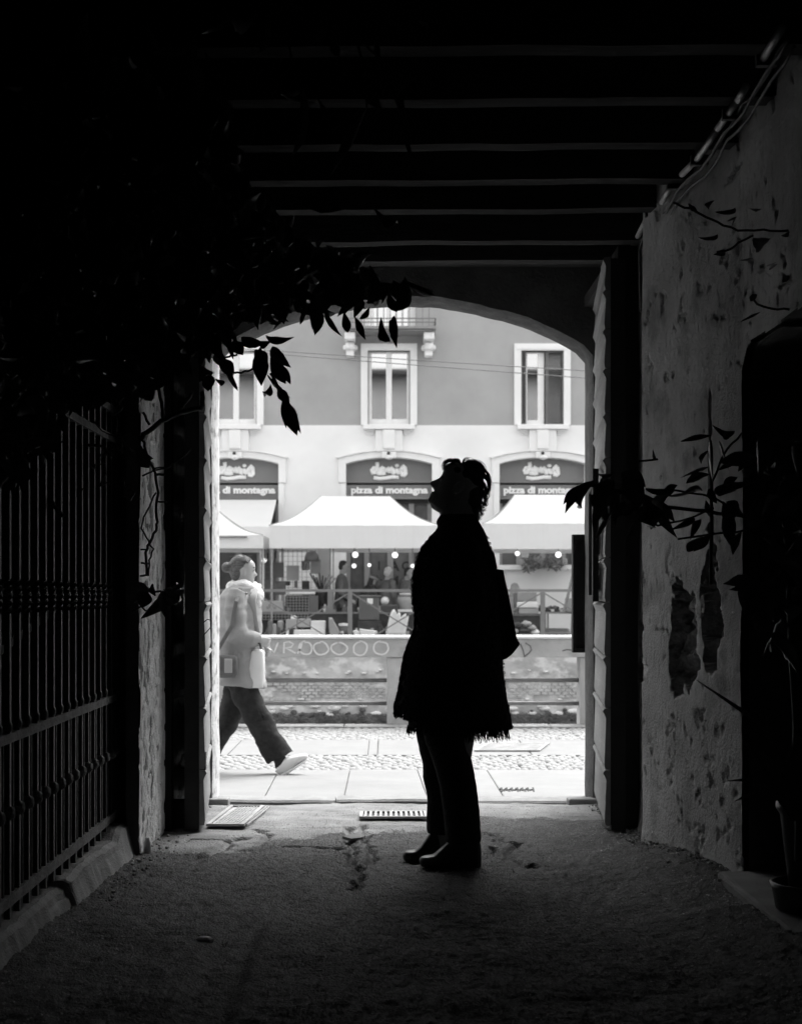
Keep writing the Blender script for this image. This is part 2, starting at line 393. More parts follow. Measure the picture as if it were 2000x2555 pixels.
def disp_r(d, z):
    h = .012 * nz(d * 1.7, z * 1.7, 2) + .0035 * nz(d * 6, z * 3, 5)
    fl = nz(d * 4.5, z * 4.5, 11) + .5 * nz(d * 11, z * 12, 12) + .3 * nz(d * 28, z * 30, 13)
    kd = 0; dens = .78 - .46 * sm((1.45 - z) / 1.1)
    if fl > dens: h -= .007 * sm((fl - dens) / .03); kd = 1 if nz(d * 3, z * 2, 8) > -.05 and z < 1.5 else 0
    h += .004 * sm((fl - dens + .06) / .05) * (1 if fl < dens else 0)
    fl2 = nz(d * 10, z * 14, 31) + .6 * nz(d * 26, z * 34, 32) + .35 * nz(d * 1.5, z * 1.5, 36)
    if fl2 > .56: h -= .007 * sm((fl2 - .56) / .05)
    if fl2 > .74: kd = 2  # shade in the deep pits painted with the darker masonry tone
    h += .0022 * nz(d * 45, z * 22, 33)
    w = .075 * nz(d * 7, z * 9, 17) + .03 * nz(d * 26, z * 26, 18)
    for H, dep in ((hole1, .06), (hole2, .05), (hole3, .06)):
        e = holef(d, z, H) + w
        if e > 0:
            rough = .035 * nz(d * 7, z * 12, 40) + .025 * (abs(nz(d * 16, z * 20, 41))) + .03 * max(0, nz(d * 9, z * 22, 43))
            h -= dep * sm(e / .012) + 1.6 * rough * sm(e / .02); kd = 2
    for (a, b, r) in crk[0]:
        pass
    if 1.25 < z < 1.9:
        a = crk[0][2][0] + .03 * nz(3, z * 4, 1)
        if abs(d - a) < .012: h -= .02
    h += .05 * sm((.10 - z) / .25) * (.5 + .8 * nz(d * 9, z * 9, 60)) 
    return h, kd
def door_gap(d, z):
    if d > 5.3 or d < 3.9: return False
    return z < 2.02 - .09 * (max(0, (d - 5.18) / .12)) ** 2 + .03 * nz(d * 5, 1)
structure(wall_grid('wall_right', 'plaster', fxr, 3.3, 8.24, 540, -.16, 2.98, 345, disp_r, -1, door_gap))
# wall returns and the dark doorway nearer the camera
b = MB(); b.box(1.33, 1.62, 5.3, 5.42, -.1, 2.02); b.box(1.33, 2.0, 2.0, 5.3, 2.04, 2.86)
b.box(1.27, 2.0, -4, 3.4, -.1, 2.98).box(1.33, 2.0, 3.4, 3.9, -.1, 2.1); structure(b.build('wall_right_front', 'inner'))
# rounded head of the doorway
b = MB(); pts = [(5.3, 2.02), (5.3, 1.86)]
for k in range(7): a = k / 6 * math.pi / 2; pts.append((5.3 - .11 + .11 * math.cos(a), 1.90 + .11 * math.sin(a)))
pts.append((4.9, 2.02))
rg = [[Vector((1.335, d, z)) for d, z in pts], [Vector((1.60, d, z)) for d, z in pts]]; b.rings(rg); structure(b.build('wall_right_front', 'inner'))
dr = thing('side_door', 'dark closed side door recessed in the right wall behind the potted plant', 'door', (1.6, 4.6, 0))
for k in range(5): MB().box(1.58, 1.62, 3.92 + k * .278, 4.19 + k * .278, .1, 2.0).build('plank', 'doordark', dr)
MB().box(1.545, 1.575, 4.75, 4.80, .98, 1.1).build('handle', 'iron', dr)
st = MB(); st.box(1.205, 1.58, 3.9, 5.28, -.1, .10)
tag(st.build('doorstep', 'concrete', bevel=.015), 'low stone doorstep under the side door at the right wall', 'doorstep')
# left: pier beside the grille, wall on towards the arch
def disp_l(d, z):
    h = .010 * nz(d * 2, z * 1.5, 71) + .004 * nz(d * 8, z * 4, 72)
    fl = nz(d * 7, z * 6, 73) + .5 * nz(d * 18, z * 16, 74)
    kd = 0
    if fl > .30: h -= .007 * sm((fl - .30) / .03); kd = 1 if nz(d * 4, z * 2, 5) > -.1 else 0
    fl = nz(d * 20, z * 18, 75) + .3 * nz(d * 50, z * 50, 78)
    if fl > .26: h -= .005 * sm((fl - .26) / .05)
    if d > 7.1:
        h -= .05 * sm((.35 - abs(z - 1.15)) / .2) * sm((nz(d * 5, z * 5, 76) + .25) / .05) * .7
        h += .05 * sm((.55 - z) / .5)
    return h, kd
structure(wall_grid('wall_left', 'jamb', lambda d: -1.06 if d < 6.9 else max(-1.11, -1.06 - (d - 6.9) * .9), 6.2, 8.24, 260, -.16, 2.86, 300, disp_l, 1))
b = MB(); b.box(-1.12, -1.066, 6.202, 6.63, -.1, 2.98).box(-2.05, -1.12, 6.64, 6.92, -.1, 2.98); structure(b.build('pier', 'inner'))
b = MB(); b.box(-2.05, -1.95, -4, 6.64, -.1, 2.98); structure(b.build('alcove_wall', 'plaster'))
b = MB(); b.box(-1.95, -1.19, -4, -3.8, -.1, 2.86); b.box(-1.95, 2.0, -4.1, -4.0, -.1, 2.9); structure(b.build('back_light_block', 'inner'))  # unseen end wall, added to keep sky light out of the passage
structure(MB().box(-1.95, -1.3, -4, 6.64, -.1, .02).build('alcove_floor', 'concrete'))
# the kerb under the grille: broken top edge
rg = []
for k in range(400):
    d = 2.0 + (6.198 - 2.0) * k / 399
    h = .095 + .008 * nz(d * 3, 1.1) + .006 * nz(d * 14, 1.7) - (.02 * sm((nz(d * 2.1, 8.8) - .28) / .05)); xo = -1.105 - .02 * sm((5.9 - d) / .3) + .010 * nz(d * 5, 3.3) + .006 * nz(d * 17, 5.3) - .02 * sm((nz(d * 2.1, 8.8) - .28) / .05)
    h += .03 * sm((d - 5.95) / .1)
    r = [(-1.32, -.05), (-1.32, h), (-1.2, h + .004 * nz(d * 20, 4)), (xo - .03, h), (xo - .006, h - .012), (xo, h - .035), (xo + .012, .03 + .01 * nz(d * 8, 2)), (xo + .04, -.05)]
    rg.append([Vector((x, d, z)) for x, z in r])
tag(structure(MB().rings(rg).build('kerb', 'concrete', smooth=False)))
# low rubble and dirt along the foot of the right wall and the jambs
for name, n, reg in (('rubble', 260, 'r'), ('rubble', 160, 'l')):
    b = MB()
    for _ in range(n):
        d = random.uniform(5.2, 8.2) if reg == 'r' else random.uniform(4.2, 8.1)
        x = (fxr(d) - abs(random.gauss(0, .05)) - .01) if reg == 'r' else (-1.05 + abs(random.gauss(0, .06)))
        s = random.choice([.003, .004, .005, .006, .009]); b.ball((x, d, floor_z(x, d) + .012), (s, s * 1.3, s * .7), 5, 4)
    tag(b.build(name, 'concrete'), 'loose grit and plaster crumbs along the foot of the ' + ('right wall' if reg == 'r' else 'left wall and kerb'), 'rubble', kind='stuff')

# ceiling with beams
ce = structure(MB().box(-2.05, 2.0, -4, 8.3, 2.98, 3.1).build('ceiling', 'ceil'))
base = None
for k, (y, dd) in enumerate([(651, 7.21), (602, 6.80), (523, 6.24), (450, 5.80), (360, 5.34), (247, 4.85), (115, 4.38), (0, 3.92), (0, 3.46), (0, 3.0), (0, 2.5), (0, 2.0), (0, 1.4), (0, .8), (0, .2), (0, -.5), (0, -1.3), (0, -2.2), (0, -3.1)]):
    zb = ZW(y, dd) if y else 2.775
    rg = []; n = 34
    for i in range(n + 1):
        x = -2.0 + 3.95 * i / n; e = .006 * nz(x * 3, dd * 7); g = .008 * nz(x * 5, dd * 9, 4); s = .006 * (x)
        w = .10 + .012 * nz(x * 2, dd, 6)
        rg.append([Vector((x, dd + g, zb + e + s)), Vector((x, dd + w * .8 + g, zb + e + s - .002)), Vector((x, dd + w, 2.979)), Vector((x, dd, 2.979))])
    o = MB().rings(rg).build('beam', 'beam', ce)
# arch wall: camera side, intrados, street side
AXL, AXR, SPR, APX = -.985, 1.165, 2.55, 2.80; AC = (AXL + AXR) / 2; HW = (AXR - AXL) / 2
RAD = (HW ** 2 + .30 ** 2) / .6
def arch_pts(off=0, n=40, spr=2.50, low=-.2):
    p = [(AXR + off, low)]
    for z in [low + (spr - .04 - low) * t / 14 for t in range(1, 15)]: p.append((AXR + off, z))
    for k in range(n + 1):
        x = AXR + off - (2 * (HW + off)) * k / n; t = abs(x - AC) / (HW + off)
        z = APX + off - (RAD - math.sqrt(max(0, RAD ** 2 - (x - AC) ** 2)))
        z -= .15 * max(0, (t - .93) / .07) ** 2 * .2
        p.append((x, z))
    for z in [spr - .04 - (spr - .04 - low) * t / 14 for t in range(0, 15)]: p.append((AXL - off, z))
    return p
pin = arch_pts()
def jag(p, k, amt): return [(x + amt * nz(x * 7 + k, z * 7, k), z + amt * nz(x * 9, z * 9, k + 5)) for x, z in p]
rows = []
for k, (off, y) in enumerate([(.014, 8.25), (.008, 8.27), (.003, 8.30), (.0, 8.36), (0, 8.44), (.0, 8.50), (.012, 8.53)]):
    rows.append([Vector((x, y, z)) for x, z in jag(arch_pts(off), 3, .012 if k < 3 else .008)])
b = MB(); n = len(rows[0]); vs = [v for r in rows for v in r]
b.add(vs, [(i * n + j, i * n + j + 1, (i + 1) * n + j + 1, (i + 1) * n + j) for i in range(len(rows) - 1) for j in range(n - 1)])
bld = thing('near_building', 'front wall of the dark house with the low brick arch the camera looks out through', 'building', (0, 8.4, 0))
am = b.mesh('arch_reveal', True); am.materials.append(MT['archshade']); am.materials.append(MT['jamb'])
am.polygons.foreach_set('material_index', [1 if (p.center.x < AC - .9 and p.center.z < 2.40) else 0 for p in am.polygons]); link('arch_reveal', am, None, bld)  # pale left jamb; shade of arch and right side put into the colour
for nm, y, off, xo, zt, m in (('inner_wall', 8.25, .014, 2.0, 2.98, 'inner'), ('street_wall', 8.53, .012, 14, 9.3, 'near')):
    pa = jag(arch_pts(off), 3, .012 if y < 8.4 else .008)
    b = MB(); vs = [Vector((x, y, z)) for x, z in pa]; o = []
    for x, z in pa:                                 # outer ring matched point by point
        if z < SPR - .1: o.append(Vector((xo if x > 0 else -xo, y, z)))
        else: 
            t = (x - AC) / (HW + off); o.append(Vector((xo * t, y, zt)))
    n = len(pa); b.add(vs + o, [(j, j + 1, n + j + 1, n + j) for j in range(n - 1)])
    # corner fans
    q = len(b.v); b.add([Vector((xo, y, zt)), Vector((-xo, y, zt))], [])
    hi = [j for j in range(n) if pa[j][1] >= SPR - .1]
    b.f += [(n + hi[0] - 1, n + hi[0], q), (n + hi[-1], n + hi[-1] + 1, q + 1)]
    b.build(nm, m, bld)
MB().box(-14, 14, 8.3, 8.52, 3.1, 9.3).build('core_wall', 'near', bld)
MB().box(-14, -2.05, -4, 8.3, 3.1, 9.3).box(2.0, 14, -4, 8.3, 3.1, 9.3).box(-2.05, 2, -4, 8.3, 3.11, 9.3).build('upper_floors', 'near', bld)
MB().box(-14, -2.06, -4, 8.52, -.2, 3.1).box(2.01, 14, -4, 8.52, -.2, 3.1).build('side_rooms', 'near', bld)
MB().box(-14.4, 14.4, 7.6, 8.95, 9.3, 9.5).build('eaves', 'darkgap', bld)
# street-side upper windows of the near house (they show only as reflections)
for k in range(-3, 4):
    w = MB().box(k * 3 - .5, k * 3 + .5, 8.53, 8.56, 4.9, 6.6).build('window', 'darkgap', bld)
# ---------------------------------------------------------------- street
def street_z(d): return -.11 - (.09 * min(1, max(0, (d - 8.6) / 1.85))) - .006 * max(0, d - 10.45) / 4
b = MB()
b.add([(-16, 8.2, -.15), (16, 8.2, -.15), (16, 10.45, -.235), (-16, 10.45, -.235), (16, 14.45, -.245), (-16, 14.45, -.245)], [(0, 1, 2, 3), (3, 2, 4, 5)])
street = structure(b.build('street', 'mortar'))
pav = structure(MB().box(-16, 16, 8.54, 8.6, -.2, -.13).build('pavement', 'mortar'))
def slab(poly, zf, name='paving_slab', m='slab', par=pav, th=.05, inset=.004):
    cx = sum(p[0] for p in poly) / len(poly); cy = sum(p[1] for p in poly) / len(poly)
    P = [(cx + (x - cx) * (1 - inset / .4), cy + (y - cy) * (1 - inset / .4)) for x, y in poly]
    dz = random.uniform(-.002, .002)
    b = MB(); n = len(P); top = [Vector((x, y, zf(y) + dz)) for x, y in P]; t2 = [Vector((cx + (x - cx) * .985, cy + (y - cy) * .985, zf(y) + dz + .004)) for x, y in P]
    bot = [v - Vector((0, 0, th)) for v in top]
    b.add(bot + top + t2, [tuple(range(2 * n, 3 * n))] + [(i, (i + 1) % n, n + (i + 1) % n, n + i) for i in range(n)] + [(n + i, n + (i + 1) % n, 2 * n + (i + 1) % n, 2 * n + i) for i in range(n)])
    return b.build(name, m, par)
# first band of slabs, joints as in the picture
def sj(px_far, px_near):                            # a joint crossing the band
    return XW(px_near, 8.68), XW(px_far, 10.75)
js = [(-8, -8.6), (-6.3, -6.7), (-4.6, -4.8), (-2.9, -2.7), (-1.75, -1.6), sj(696, 660), sj(873, 858), sj(1040, 1065), sj(1213, 1256), (1.6, 1.75), (2.9, 3.2), (4.6, 5), (6.3, 6.8), (8, 8.6)]
for (a, c), (e, g) in zip(js, js[1:]): slab([(a, 8.68), (e, 8.68), (g, 10.75), (c, 10.75)], street_z, inset=.003)
# second band between the two cobbled strips
xs = [-8, -6, -4.6, -3.4, -2.3, -1.3, -.1 + .02, XW(920, 12.3), 1.18, 2.2, 3.4, 4.6, 6, 8]
xs = sorted(xs)
for a, e in zip(xs, xs[1:]): slab([(a, 11.73), (e, 11.73), (e, 12.98), (a, 12.98)], street_z, inset=.003)
# edge stones of the quay
x = -8
while x < 8:
    w = random.uniform(.8, 1.3); slab([(x, 14.14), (x + w, 14.14 + random.uniform(-.02, .02)), (x + w, 14.44), (x, 14.44)], lambda d: -.196, name='kerb_stone', m='cobble', par=street, th=.3); x += w
# cobbles: rounded river stones
prot = []
for k in range(4):
    b = MB(); b.ball((0, 0, 0), (.036 + .005 * (k % 2), .052, .03), 8, 5)
    b.v = [(x * (1 + .2 * nz(x * 30, y * 30, k)), y * (1 + .2 * nz(x * 25, y * 25, k + 9)), z) for x, y, z in b.v]
    prot.append(b.mesh('cobble', True)); prot[-1].materials.append(MT['cobble'])
spots = []
for (a, e) in ((10.79, 11.70), (13.01, 14.11)):
    y = a; r = 0
    while y < e:
        x = -4.2 + (r % 2) * .04
        while x < 4.2:
            spots.append((x + random.uniform(-.012, .012), y + random.uniform(-.012, .012), random.uniform(-.5, .5), random.uniform(.85, 1.15), random.randrange(4)))
            x += .078
        y += .088; r += 1
def vis_key(s):
    px = CX + s[0] * F / s[1]
    return (0 if 545 < px < 1465 else 1, s[1], abs(s[0]))
spots.sort(key=vis_key)
for (x, y, a, s, k) in spots[:300]:
    o = bpy.data.objects.new('cobble', prot[k]); C.objects.link(o); o.parent = street
    o.matrix_basis = Matrix.Translation((x, y, street_z(y) - .02)) @ Matrix.Rotation(a, 4, 'Z') @ Matrix.Scale(s, 4)
b = MB()
for (x, y, a, s, k) in spots[300:]:
    M = Matrix.Translation((x, y, street_z(y) - .02)) @ Matrix.Rotation(a, 4, 'Z') @ Matrix.Scale(s, 4)
    b.add([M @ v.co for v in prot[k].vertices], [tuple(p.vertices) for p in prot[k].polygons])
o = b.build('cobbles', 'cobble', street, smooth=True); o['kind'] = 'stuff'
# threshold stones
th = thing('threshold', 'worn stone threshold across the mouth of the arch with a dark gap in front', 'threshold', (0.1, 8.4, -.1))
for (a, e, y0, y1, z) in ((-1.02, -.30, 8.31, 8.52, -.078), (-.29, .45, 8.31, 8.52, -.074), (.46, 1.19, 8.29, 8.52, -.080), (-1.0, .1, 8.535, 8.66, -.1), (.11, 1.2, 8.535, 8.66, -.102)):
    rg = []
    for i in range(25):
        x = a + (e - a) * i / 24; w = .012 * nz(x * 5, y0, 2); h = .006 * nz(x * 6, y1, 5)
        rg.append([Vector((x, y0 + w, z - .08)), Vector((x, y0 + w, z - .012 + h)), Vector((x, y0 + .015 + w, z + h)), Vector((x, y1 - .015, z + h)), Vector((x, y1, z - .012)), Vector((x, y1, z - .08))])
    MB().rings(rg).build('threshold_stone', 'concrete', th)
for xx in (-1.0, 1.13):
    MB().box(xx - .1, xx + .1, 8.2, 8.30, -.12, -.055).build('pivot_stone', 'concrete', th, bevel=.012)

# ---------------------------------------------------------------- parapet on the near quay
pr = thing('parapet', 'concrete canal parapet with graffiti beam, pillars and two iron bars, along the near quay', 'parapet', (0, 14.5, -.2))
MB().box(-14, 14, 14.36, 14.68, ZW(1640, 14.36), ZW(1594, 14.36)).build('beam', 'para', pr, bevel=.006)
MB().box(-14, 14, 14.33, 14.72, ZW(1594, 14.36) + .002, ZW(1590, 14.36) + .012).build('coping', 'parat', pr, bevel=.008)
for k in range(-6, 7):
    x = XW(965, 14.4) + k * XW(965 + 481, 14.4)
    MB().box(x, x + .30, 14.38, 14.66, -.26, ZW(1640, 14.36) - .003).build('pillar', 'para', pr, bevel=.01)
    for y in (1697, 1755):
        r = XW(965 + 481, 14.4)
        MB().tube([(x + .301, 14.5, ZW(y, 14.5)), (x + r - .001, 14.5, ZW(y, 14.5))], .021, 10).build('bar', 'rail', pr, smooth=True)
def stroke(pts, w, y, m, name, par, th=.003, conv=None):
    P = [Vector((XW(a, y), y, ZW(c, y))) for a, c in pts]; b = MB(); rg = []
    for i, p in enumerate(P):
        t = (P[min(i + 1, len(P) - 1)] - P[max(0, i - 1)]).normalized(); n_ = Vector((-t.z, 0, t.x)) * w / 2
        rg.append([p - n_, p + n_, p + n_ + Vector((0, -th, 0)), p - n_ + Vector((0, -th, 0))])
    return b.rings(rg).build(name, m, par)
def circ(cx, cy, rx, ry, n=18, a0=-100, a1=270): return [(cx + rx * math.cos(R(a0 + (a1 - a0) * i / n)) * (1 + .10 * math.sin(i * .7 + cx)) + random.uniform(-.7, .7), cy + ry * (1 + .10 * math.cos(i * .5 + cx * 2)) * math.sin(R(a0 + (a1 - a0) * i / n))) for i in range(n + 1)]
gy = 14.357
letters = [[(668, 1604), (676, 1620), (684, 1628), (690, 1612), (694, 1603)], [(708, 1630), (709, 1603), (722, 1601), (732, 1607), (726, 1615), (711, 1617), (724, 1622), (738, 1630)],
           circ(762, 1617, 17, 16), circ(801, 1618, 18, 16), circ(846, 1617, 19, 15), circ(899, 1617, 18, 17), circ(950, 1616, 20, 16), [(742, 1631), (750, 1618), (754, 1603)], [(645, 1618), (655, 1628), (668, 1604)]]
for l in letters: stroke(l, .017, gy, 'paint', 'graffiti_stroke', pr)
for l in ([(1297, 1606), (1304, 1622), (1308, 1640)], [(1310, 1604), (1322, 1612), (1325, 1622), (1318, 1630), (1309, 1637)], [(1402, 1624), (1412, 1621), (1428, 1622)]): stroke(l, .014, gy, 'paintd', 'graffiti_stroke', pr)

# ---------------------------------------------------------------- canal
structure(MB().box(-40, 40, 14.4, 14.72, -3, -.262).build('quay_wall_near', 'canal'))
structure(MB().box(-40, 40, 14.72, 25.99, -3.0, -1.55).build('canal_water', 'water'))
cw = structure(MB().box(-40, 40, 26.0, 26.4, -3, -.02).build('quay_wall_far', 'canal'))
b = MB()                                            # brick courses of the middle band
z = ZW(1748, 26)
row = 0
while z < ZW(1702, 26):
    x = -4.6 + (row % 2) * .06
    while x < 4.8:
        if nz(x * 1.3, z * 4, 3) > -.12: b.box(x + random.uniform(0, .01), x + .105, 25.978 + random.uniform(-.008, .008), 25.999, z, z + .042)
        x += .125
    z += .055; row += 1
o = b.build('bricks', 'brick', cw); o['kind'] = 'stuff'
stones = MB()
for k in range(70):
    px = 560 + (k * 37.7) % 900; py = random.choice([1672, 1676, 1680, 1762, 1768, 1775, 1780, 1783, 1745])
    w = random.uniform(.05, .14) if py > 1755 else random.uniform(.03, .06)
    p = W(px, py, 25.97); bb = MB(); bb.ball((0, 0, 0), (w, .05, w * .38), 8, 6)
    bb.v = [(x * (1 + .35 * nz(x * 9, z * 9, k)), y, z * (1 + .35 * nz(x * 9, z * 9, k + 3))) for x, y, z in bb.v]
    bb.v = [(x + p.x, y + p.y, z + p.z) for x, y, z in bb.v]; bb.build('stone', 'stone', cw, smooth=True)
b = MB()
for k in range(1800):
    px = random.uniform(450, 1480); py = random.gauss(1795, 7)
    p = W(px, py, 25.96); s = random.uniform(.02, .05); b.ball(p, (s * 1.4, .04, s), 5, 4)
tag(b.build('moss', 'moss'), 'dark moss and weed along the waterline of the far quay wall', 'moss', kind='stuff')
structure(MB().box(-40, 40, 26.4, 31.3, -.5, 0).build('far_street', 'slab'))
structure(MB().box(-300, 300, 31.3, 300, -.6, -.02).build('terrain', 'mortar'))
structure(MB().box(-300, -40, 14.4, 31.3, -.6, -.05).box(40, 300, 14.4, 31.3, -.6, -.05).box(-300, -16, -100, 14.4, -.6, -.26).box(16, 300, -100, 14.4, -.6, -.26).box(-16, 16, -100, -4.2, -.6, -.26).build('terrain', 'mortar'))
# iron covers and grates
def plate(name, label, px0, px1, d0, d1, z, n, m='steel', skew=0, along='d', th=.012, gap=.5):
    xa, xb = px0, px1; t = thing(name, label, 'drain cover', ((xa + xb) / 2, (d0 + d1) / 2, z(d0)))
    f = .018
    b = MB()
    def q(x, y, h): return Vector((x + skew * (y - d0), y, z(y) + h))
    def bx(x0_, x1_, y0_, y1_, h0, h1): 
        vs = [q(x, y, h) for x in (x0_, x1_) for y in (y0_, y1_) for h in (h0, h1)]
        b.add(vs, [(0, 1, 3, 2), (4, 6, 7, 5), (0, 4, 5, 1), (2, 3, 7, 6), (0, 2, 6, 4), (1, 5, 7, 3)])
    bx(xa, xb, d0, d0 + f, 0, th); bx(xa, xb, d1 - f, d1, 0, th); bx(xa, xa + f, d0 + f, d1 - f, 0, th); bx(xb - f, xb, d0 + f, d1 - f, 0, th)
    b.build('rim', m, t); b = MB(); bx(xa + f, xb - f, d0 + f, d1 - f, .0005, .002); b.build('plate', 'darkgap' if gap > .3 else m, t)
    if along == 'd':
        for i in range(n):
            x = xa + f + (xb - xa - 2 * f) * (i + .5) / n; w = (xb - xa - 2 * f) / n * (1 - gap) / 2
            b = MB(); bx(x - w, x + w, d0 + f, d1 - f, .0025, th); b.build('bar', m, t)
    return t
# drain covers
plate('drain_grate', 'long slotted iron drain grate in the far stone band of the quay', XW(1178, 12.2), XW(1338, 12.2), 11.95, 12.55, lambda y: street_z(y) + .006, 22, 'steel', skew=.25, gap=.35)
plate('drain_grate', 'slotted iron drain grate in the passage floor between the threshold and the woman', XW(897, 7.55), XW(1066, 7.55), 7.42, 7.68, lambda y: floor_z(0, y) + .016, 12, 'steel', gap=.5)
t = plate('ribbed_cover', 'ribbed metal cover plate on the floor beside the left door leaf', XW(512, 7.05), XW(608, 7.05), 7.08, 7.95, lambda y: floor_z(0, y) + .018, 0, 'steel', skew=.03, gap=.0)
for i in range(11):
    x = XW(512, 7.05) + .03 + i * .0165 + .002; b = MB()
    b.tube([(x, 7.11, floor_z(0, 7.1) + .022), (x + .045, 7.92, floor_z(0, 7.92) + .022)], .0045, 6); b.build('rib', 'steel', t)
t = thing('slot_cover', 'cast iron slot cover with zigzag slits set in the pavement slab right of the woman', 'drain cover', (XW(1287, 9.1), 9.1, street_z(9.1)))
for i in range(13):
    xa = XW(1248 + i * 6.6, 9.1); z = street_z(9.1) + .0095
    MB().bar((xa, 9.0 + .03 * (i % 3), z), (xa + .014 * (-1) ** i, 9.2 - .03 * (i % 2), z), .011, .004).build('slit', 'darkgap', t)
MB().box(XW(1245, 9.1), XW(1332, 9.1), 9.095, 9.105, street_z(9.1) + .006, street_z(9.1) + .0125).build('crossbar', 'darkgap', t)

# ---------------------------------------------------------------- door leaves folded back into the passage
def leaf_door(side):
    s = side
    hinge = Vector((1.205 if s > 0 else -1.03, 8.2, 0)); near = Vector((1.078 if s > 0 else -.905, 6.96, 0))
    d = (near - hinge); L = d.length; d.normalize()
    nrm = Vector((-d.y, d.x, 0)); nrm = nrm if nrm.x * s < 0 else -nrm      # towards the passage middle
    t = thing('door_leaf', ('right' if s > 0 else 'left') + ' wooden gate leaf of lapped boards ' + ('with paper notices on it' if s > 0 else 'with bolt and wire hook'), 'gate', hinge, 'open leaves of the passage gate')
    def P(u, w, z): p = hinge + d * u + nrm * w; return Vector((p.x, p.y, z))
    zs = [-.01, .235, .262 + .25, .81 - .0, 1.06, 1.287, 1.53, 1.77, 1.98, 2.20, 2.39, 2.58, 2.74]
    zs = [-.03, .262, .56, .81, 1.07, 1.287, 1.53, 1.77, 1.98, 2.20, 2.39, 2.58, 2.74]
    for k, (za, zb) in enumerate(zip(zs, zs[1:])):
        rg = []; n = 14
        for i in range(n + 1):
            u = .02 + (L - .02) * i / n; e = .0025 * nz(u * 5, za * 9, k); th = .028
            za2 = za + .004; low = za2 + (.02 * (i / n) if k == 0 else 0)
            rg.append([P(u, 0, low), P(u, .026 + e, low), P(u, .030 + e, low + .02), P(u, th * .8 + e, zb - .05), P(u, .030 + e, zb - .030), P(u, .038 + e, zb - .016), P(u, .030 + e, zb - .004), P(u, 0, zb - .001)])
        MB().rings(rg).build('board', 'door', t)
    b = MB()                                        # frame behind
    for (ua, ub, za, zb) in ((L - .13, L - .004, -.03, 2.73), (.02, .14, -.03, 2.73)):
        b.add([P(u, w, z) for u in (ua, ub) for w in (-.07, -.002) for z in (za, zb)], [(0, 1, 3, 2), (4, 6, 7, 5), (0, 4, 5, 1), (2, 3, 7, 6), (0, 2, 6, 4), (1, 5, 7, 3)])
        b.build('stile', 'doordark', t); b = MB()
    for za in (.05, 1.2, 2.55):
        b.add([P(u, w, z) for u in (.142, L - .132) for w in (-.065, -.004) for z in (za, za + .14)], [(0, 1, 3, 2), (4, 6, 7, 5), (0, 4, 5, 1), (2, 3, 7, 6), (0, 2, 6, 4), (1, 5, 7, 3)])
        b.build('rail', 'doordark', t); b = MB()
    return t, P, L
dR, PR, LR = leaf_door(1); dL, PL, LL = leaf_door(-1)
# what hangs on and off the leaves
def leaf_box(P, u0, u1, w0, w1, z0, z1): 
    b = MB(); b.add([P(u, w, z) for u in (u0, u1) for w in (w0, w1) for z in (z0, z1)], [(0, 1, 3, 2), (4, 6, 7, 5), (0, 4, 5, 1), (2, 3, 7, 6), (0, 2, 6, 4), (1, 5, 7, 3)]); return b
nb = thing('notice_case', 'narrow black framed notice case with paper notices on the right gate leaf', 'notice case', PR(.7, .05, 1.4))
zt, zb = 1.68, 1.075
for (u0, u1, a, c) in ((.34, .42, zb, zt), (.86, .98, zb, zt + .06), (.42, .86, zb, zb + .03), (.42, .86, zt - .03, zt)): leaf_box(PR, u0, u1, .046, .075, a, c).build('frame', 'darkgap', nb)
for k in range(3): leaf_box(PR, .45, .83, .047, .052, zb + .05 + k * .18, zb + .20 + k * .18).build('paper', 'lightg' if k != 1 else 'paper', nb)
# dark uprights beside the leaves; the right one stands for shade in the gap
bk = thing('dark_upright', 'dark filler standing for the shaded gap between the right gate leaf and the wall', 'post', (1.17, 7.05, 0))
MB().box(1.12, 1.215, 7.0, 7.09, -.05, 2.8).build('post', 'doordark', bk); MB().box(1.12, 1.2, 7.1, 8.2, 2.74, 2.8).build('rail', 'doordark', bk)
bk = thing('dark_upright', 'dark square timber post between the left gate leaf and the peeling pier', 'post', (-1.06, 7.0, 0))
MB().box(-1.10, -1.045, 7.0, 7.08, -.05, 2.8).build('post', 'doordark', bk)
MB().box(-1.10, -.935, 7.085, 7.12, -.05, .10).build('foot_block', 'doordark', bk)
lt = thing('door_bolt', 'old iron bolt knob projecting from the edge of the left gate leaf near the floor', 'door bolt', (-.97, 7.0, .3))
c = Vector((-.905, 6.99, ZW(1897, 6.99)))
MB().lathe(c, [(.012, 0), (.013, .03), (.012, .055), (.03, .06), (.036, .075), (.030, .088), (.012, .092)], 16, Matrix.Rotation(R(-90), 3, 'Y')).build('knob', 'iron', lt, smooth=True)
MB().box(c.x, c.x + .03, c.y - .015, c.y + .02, c.z - .045, c.z + .04).build('plate', 'iron', lt)
hk = tag(MB().tube([W(507, 1600, 6.93), W(508, 1585, 6.93), W(520, 1572, 6.92), W(528, 1562, 6.92), W(528, 1548, 6.92), W(518, 1545, 6.92), W(508, 1553, 6.93)], .0025, 6).build('wire_hook', 'iron', smooth=True), 'bent wire hook hanging off the edge of the left gate leaf', 'hook')
MB().bar(W(480, 1718, 7.02), W(433, 1737, 7.04), .012, .03).build('hasp', 'iron', lt)
# display case on the right reveal, seen edge-on
dc = thing('display_case', 'black menu display case mounted edge-on at the right side of the arch', 'display case', (1.12, 8.6, 1.1))
xa, xb = XW(1427, 8.56), 1.21; za, zb = ZW(1628, 8.56), ZW(1334, 8.56)
MB().box(xa, xb, 8.56, 8.60, za, zb).build('back', 'dark', dc)
for (p, q, r_, s_) in ((xa, xa + .018, za, zb), (xb - .018, xb, za, zb), (xa + .018, xb - .018, za, za + .025), (xa + .018, xb - .018, zb - .03, zb)): MB().box(p, q, 8.535, 8.56, r_, s_).build('frame', 'doordark', dc)

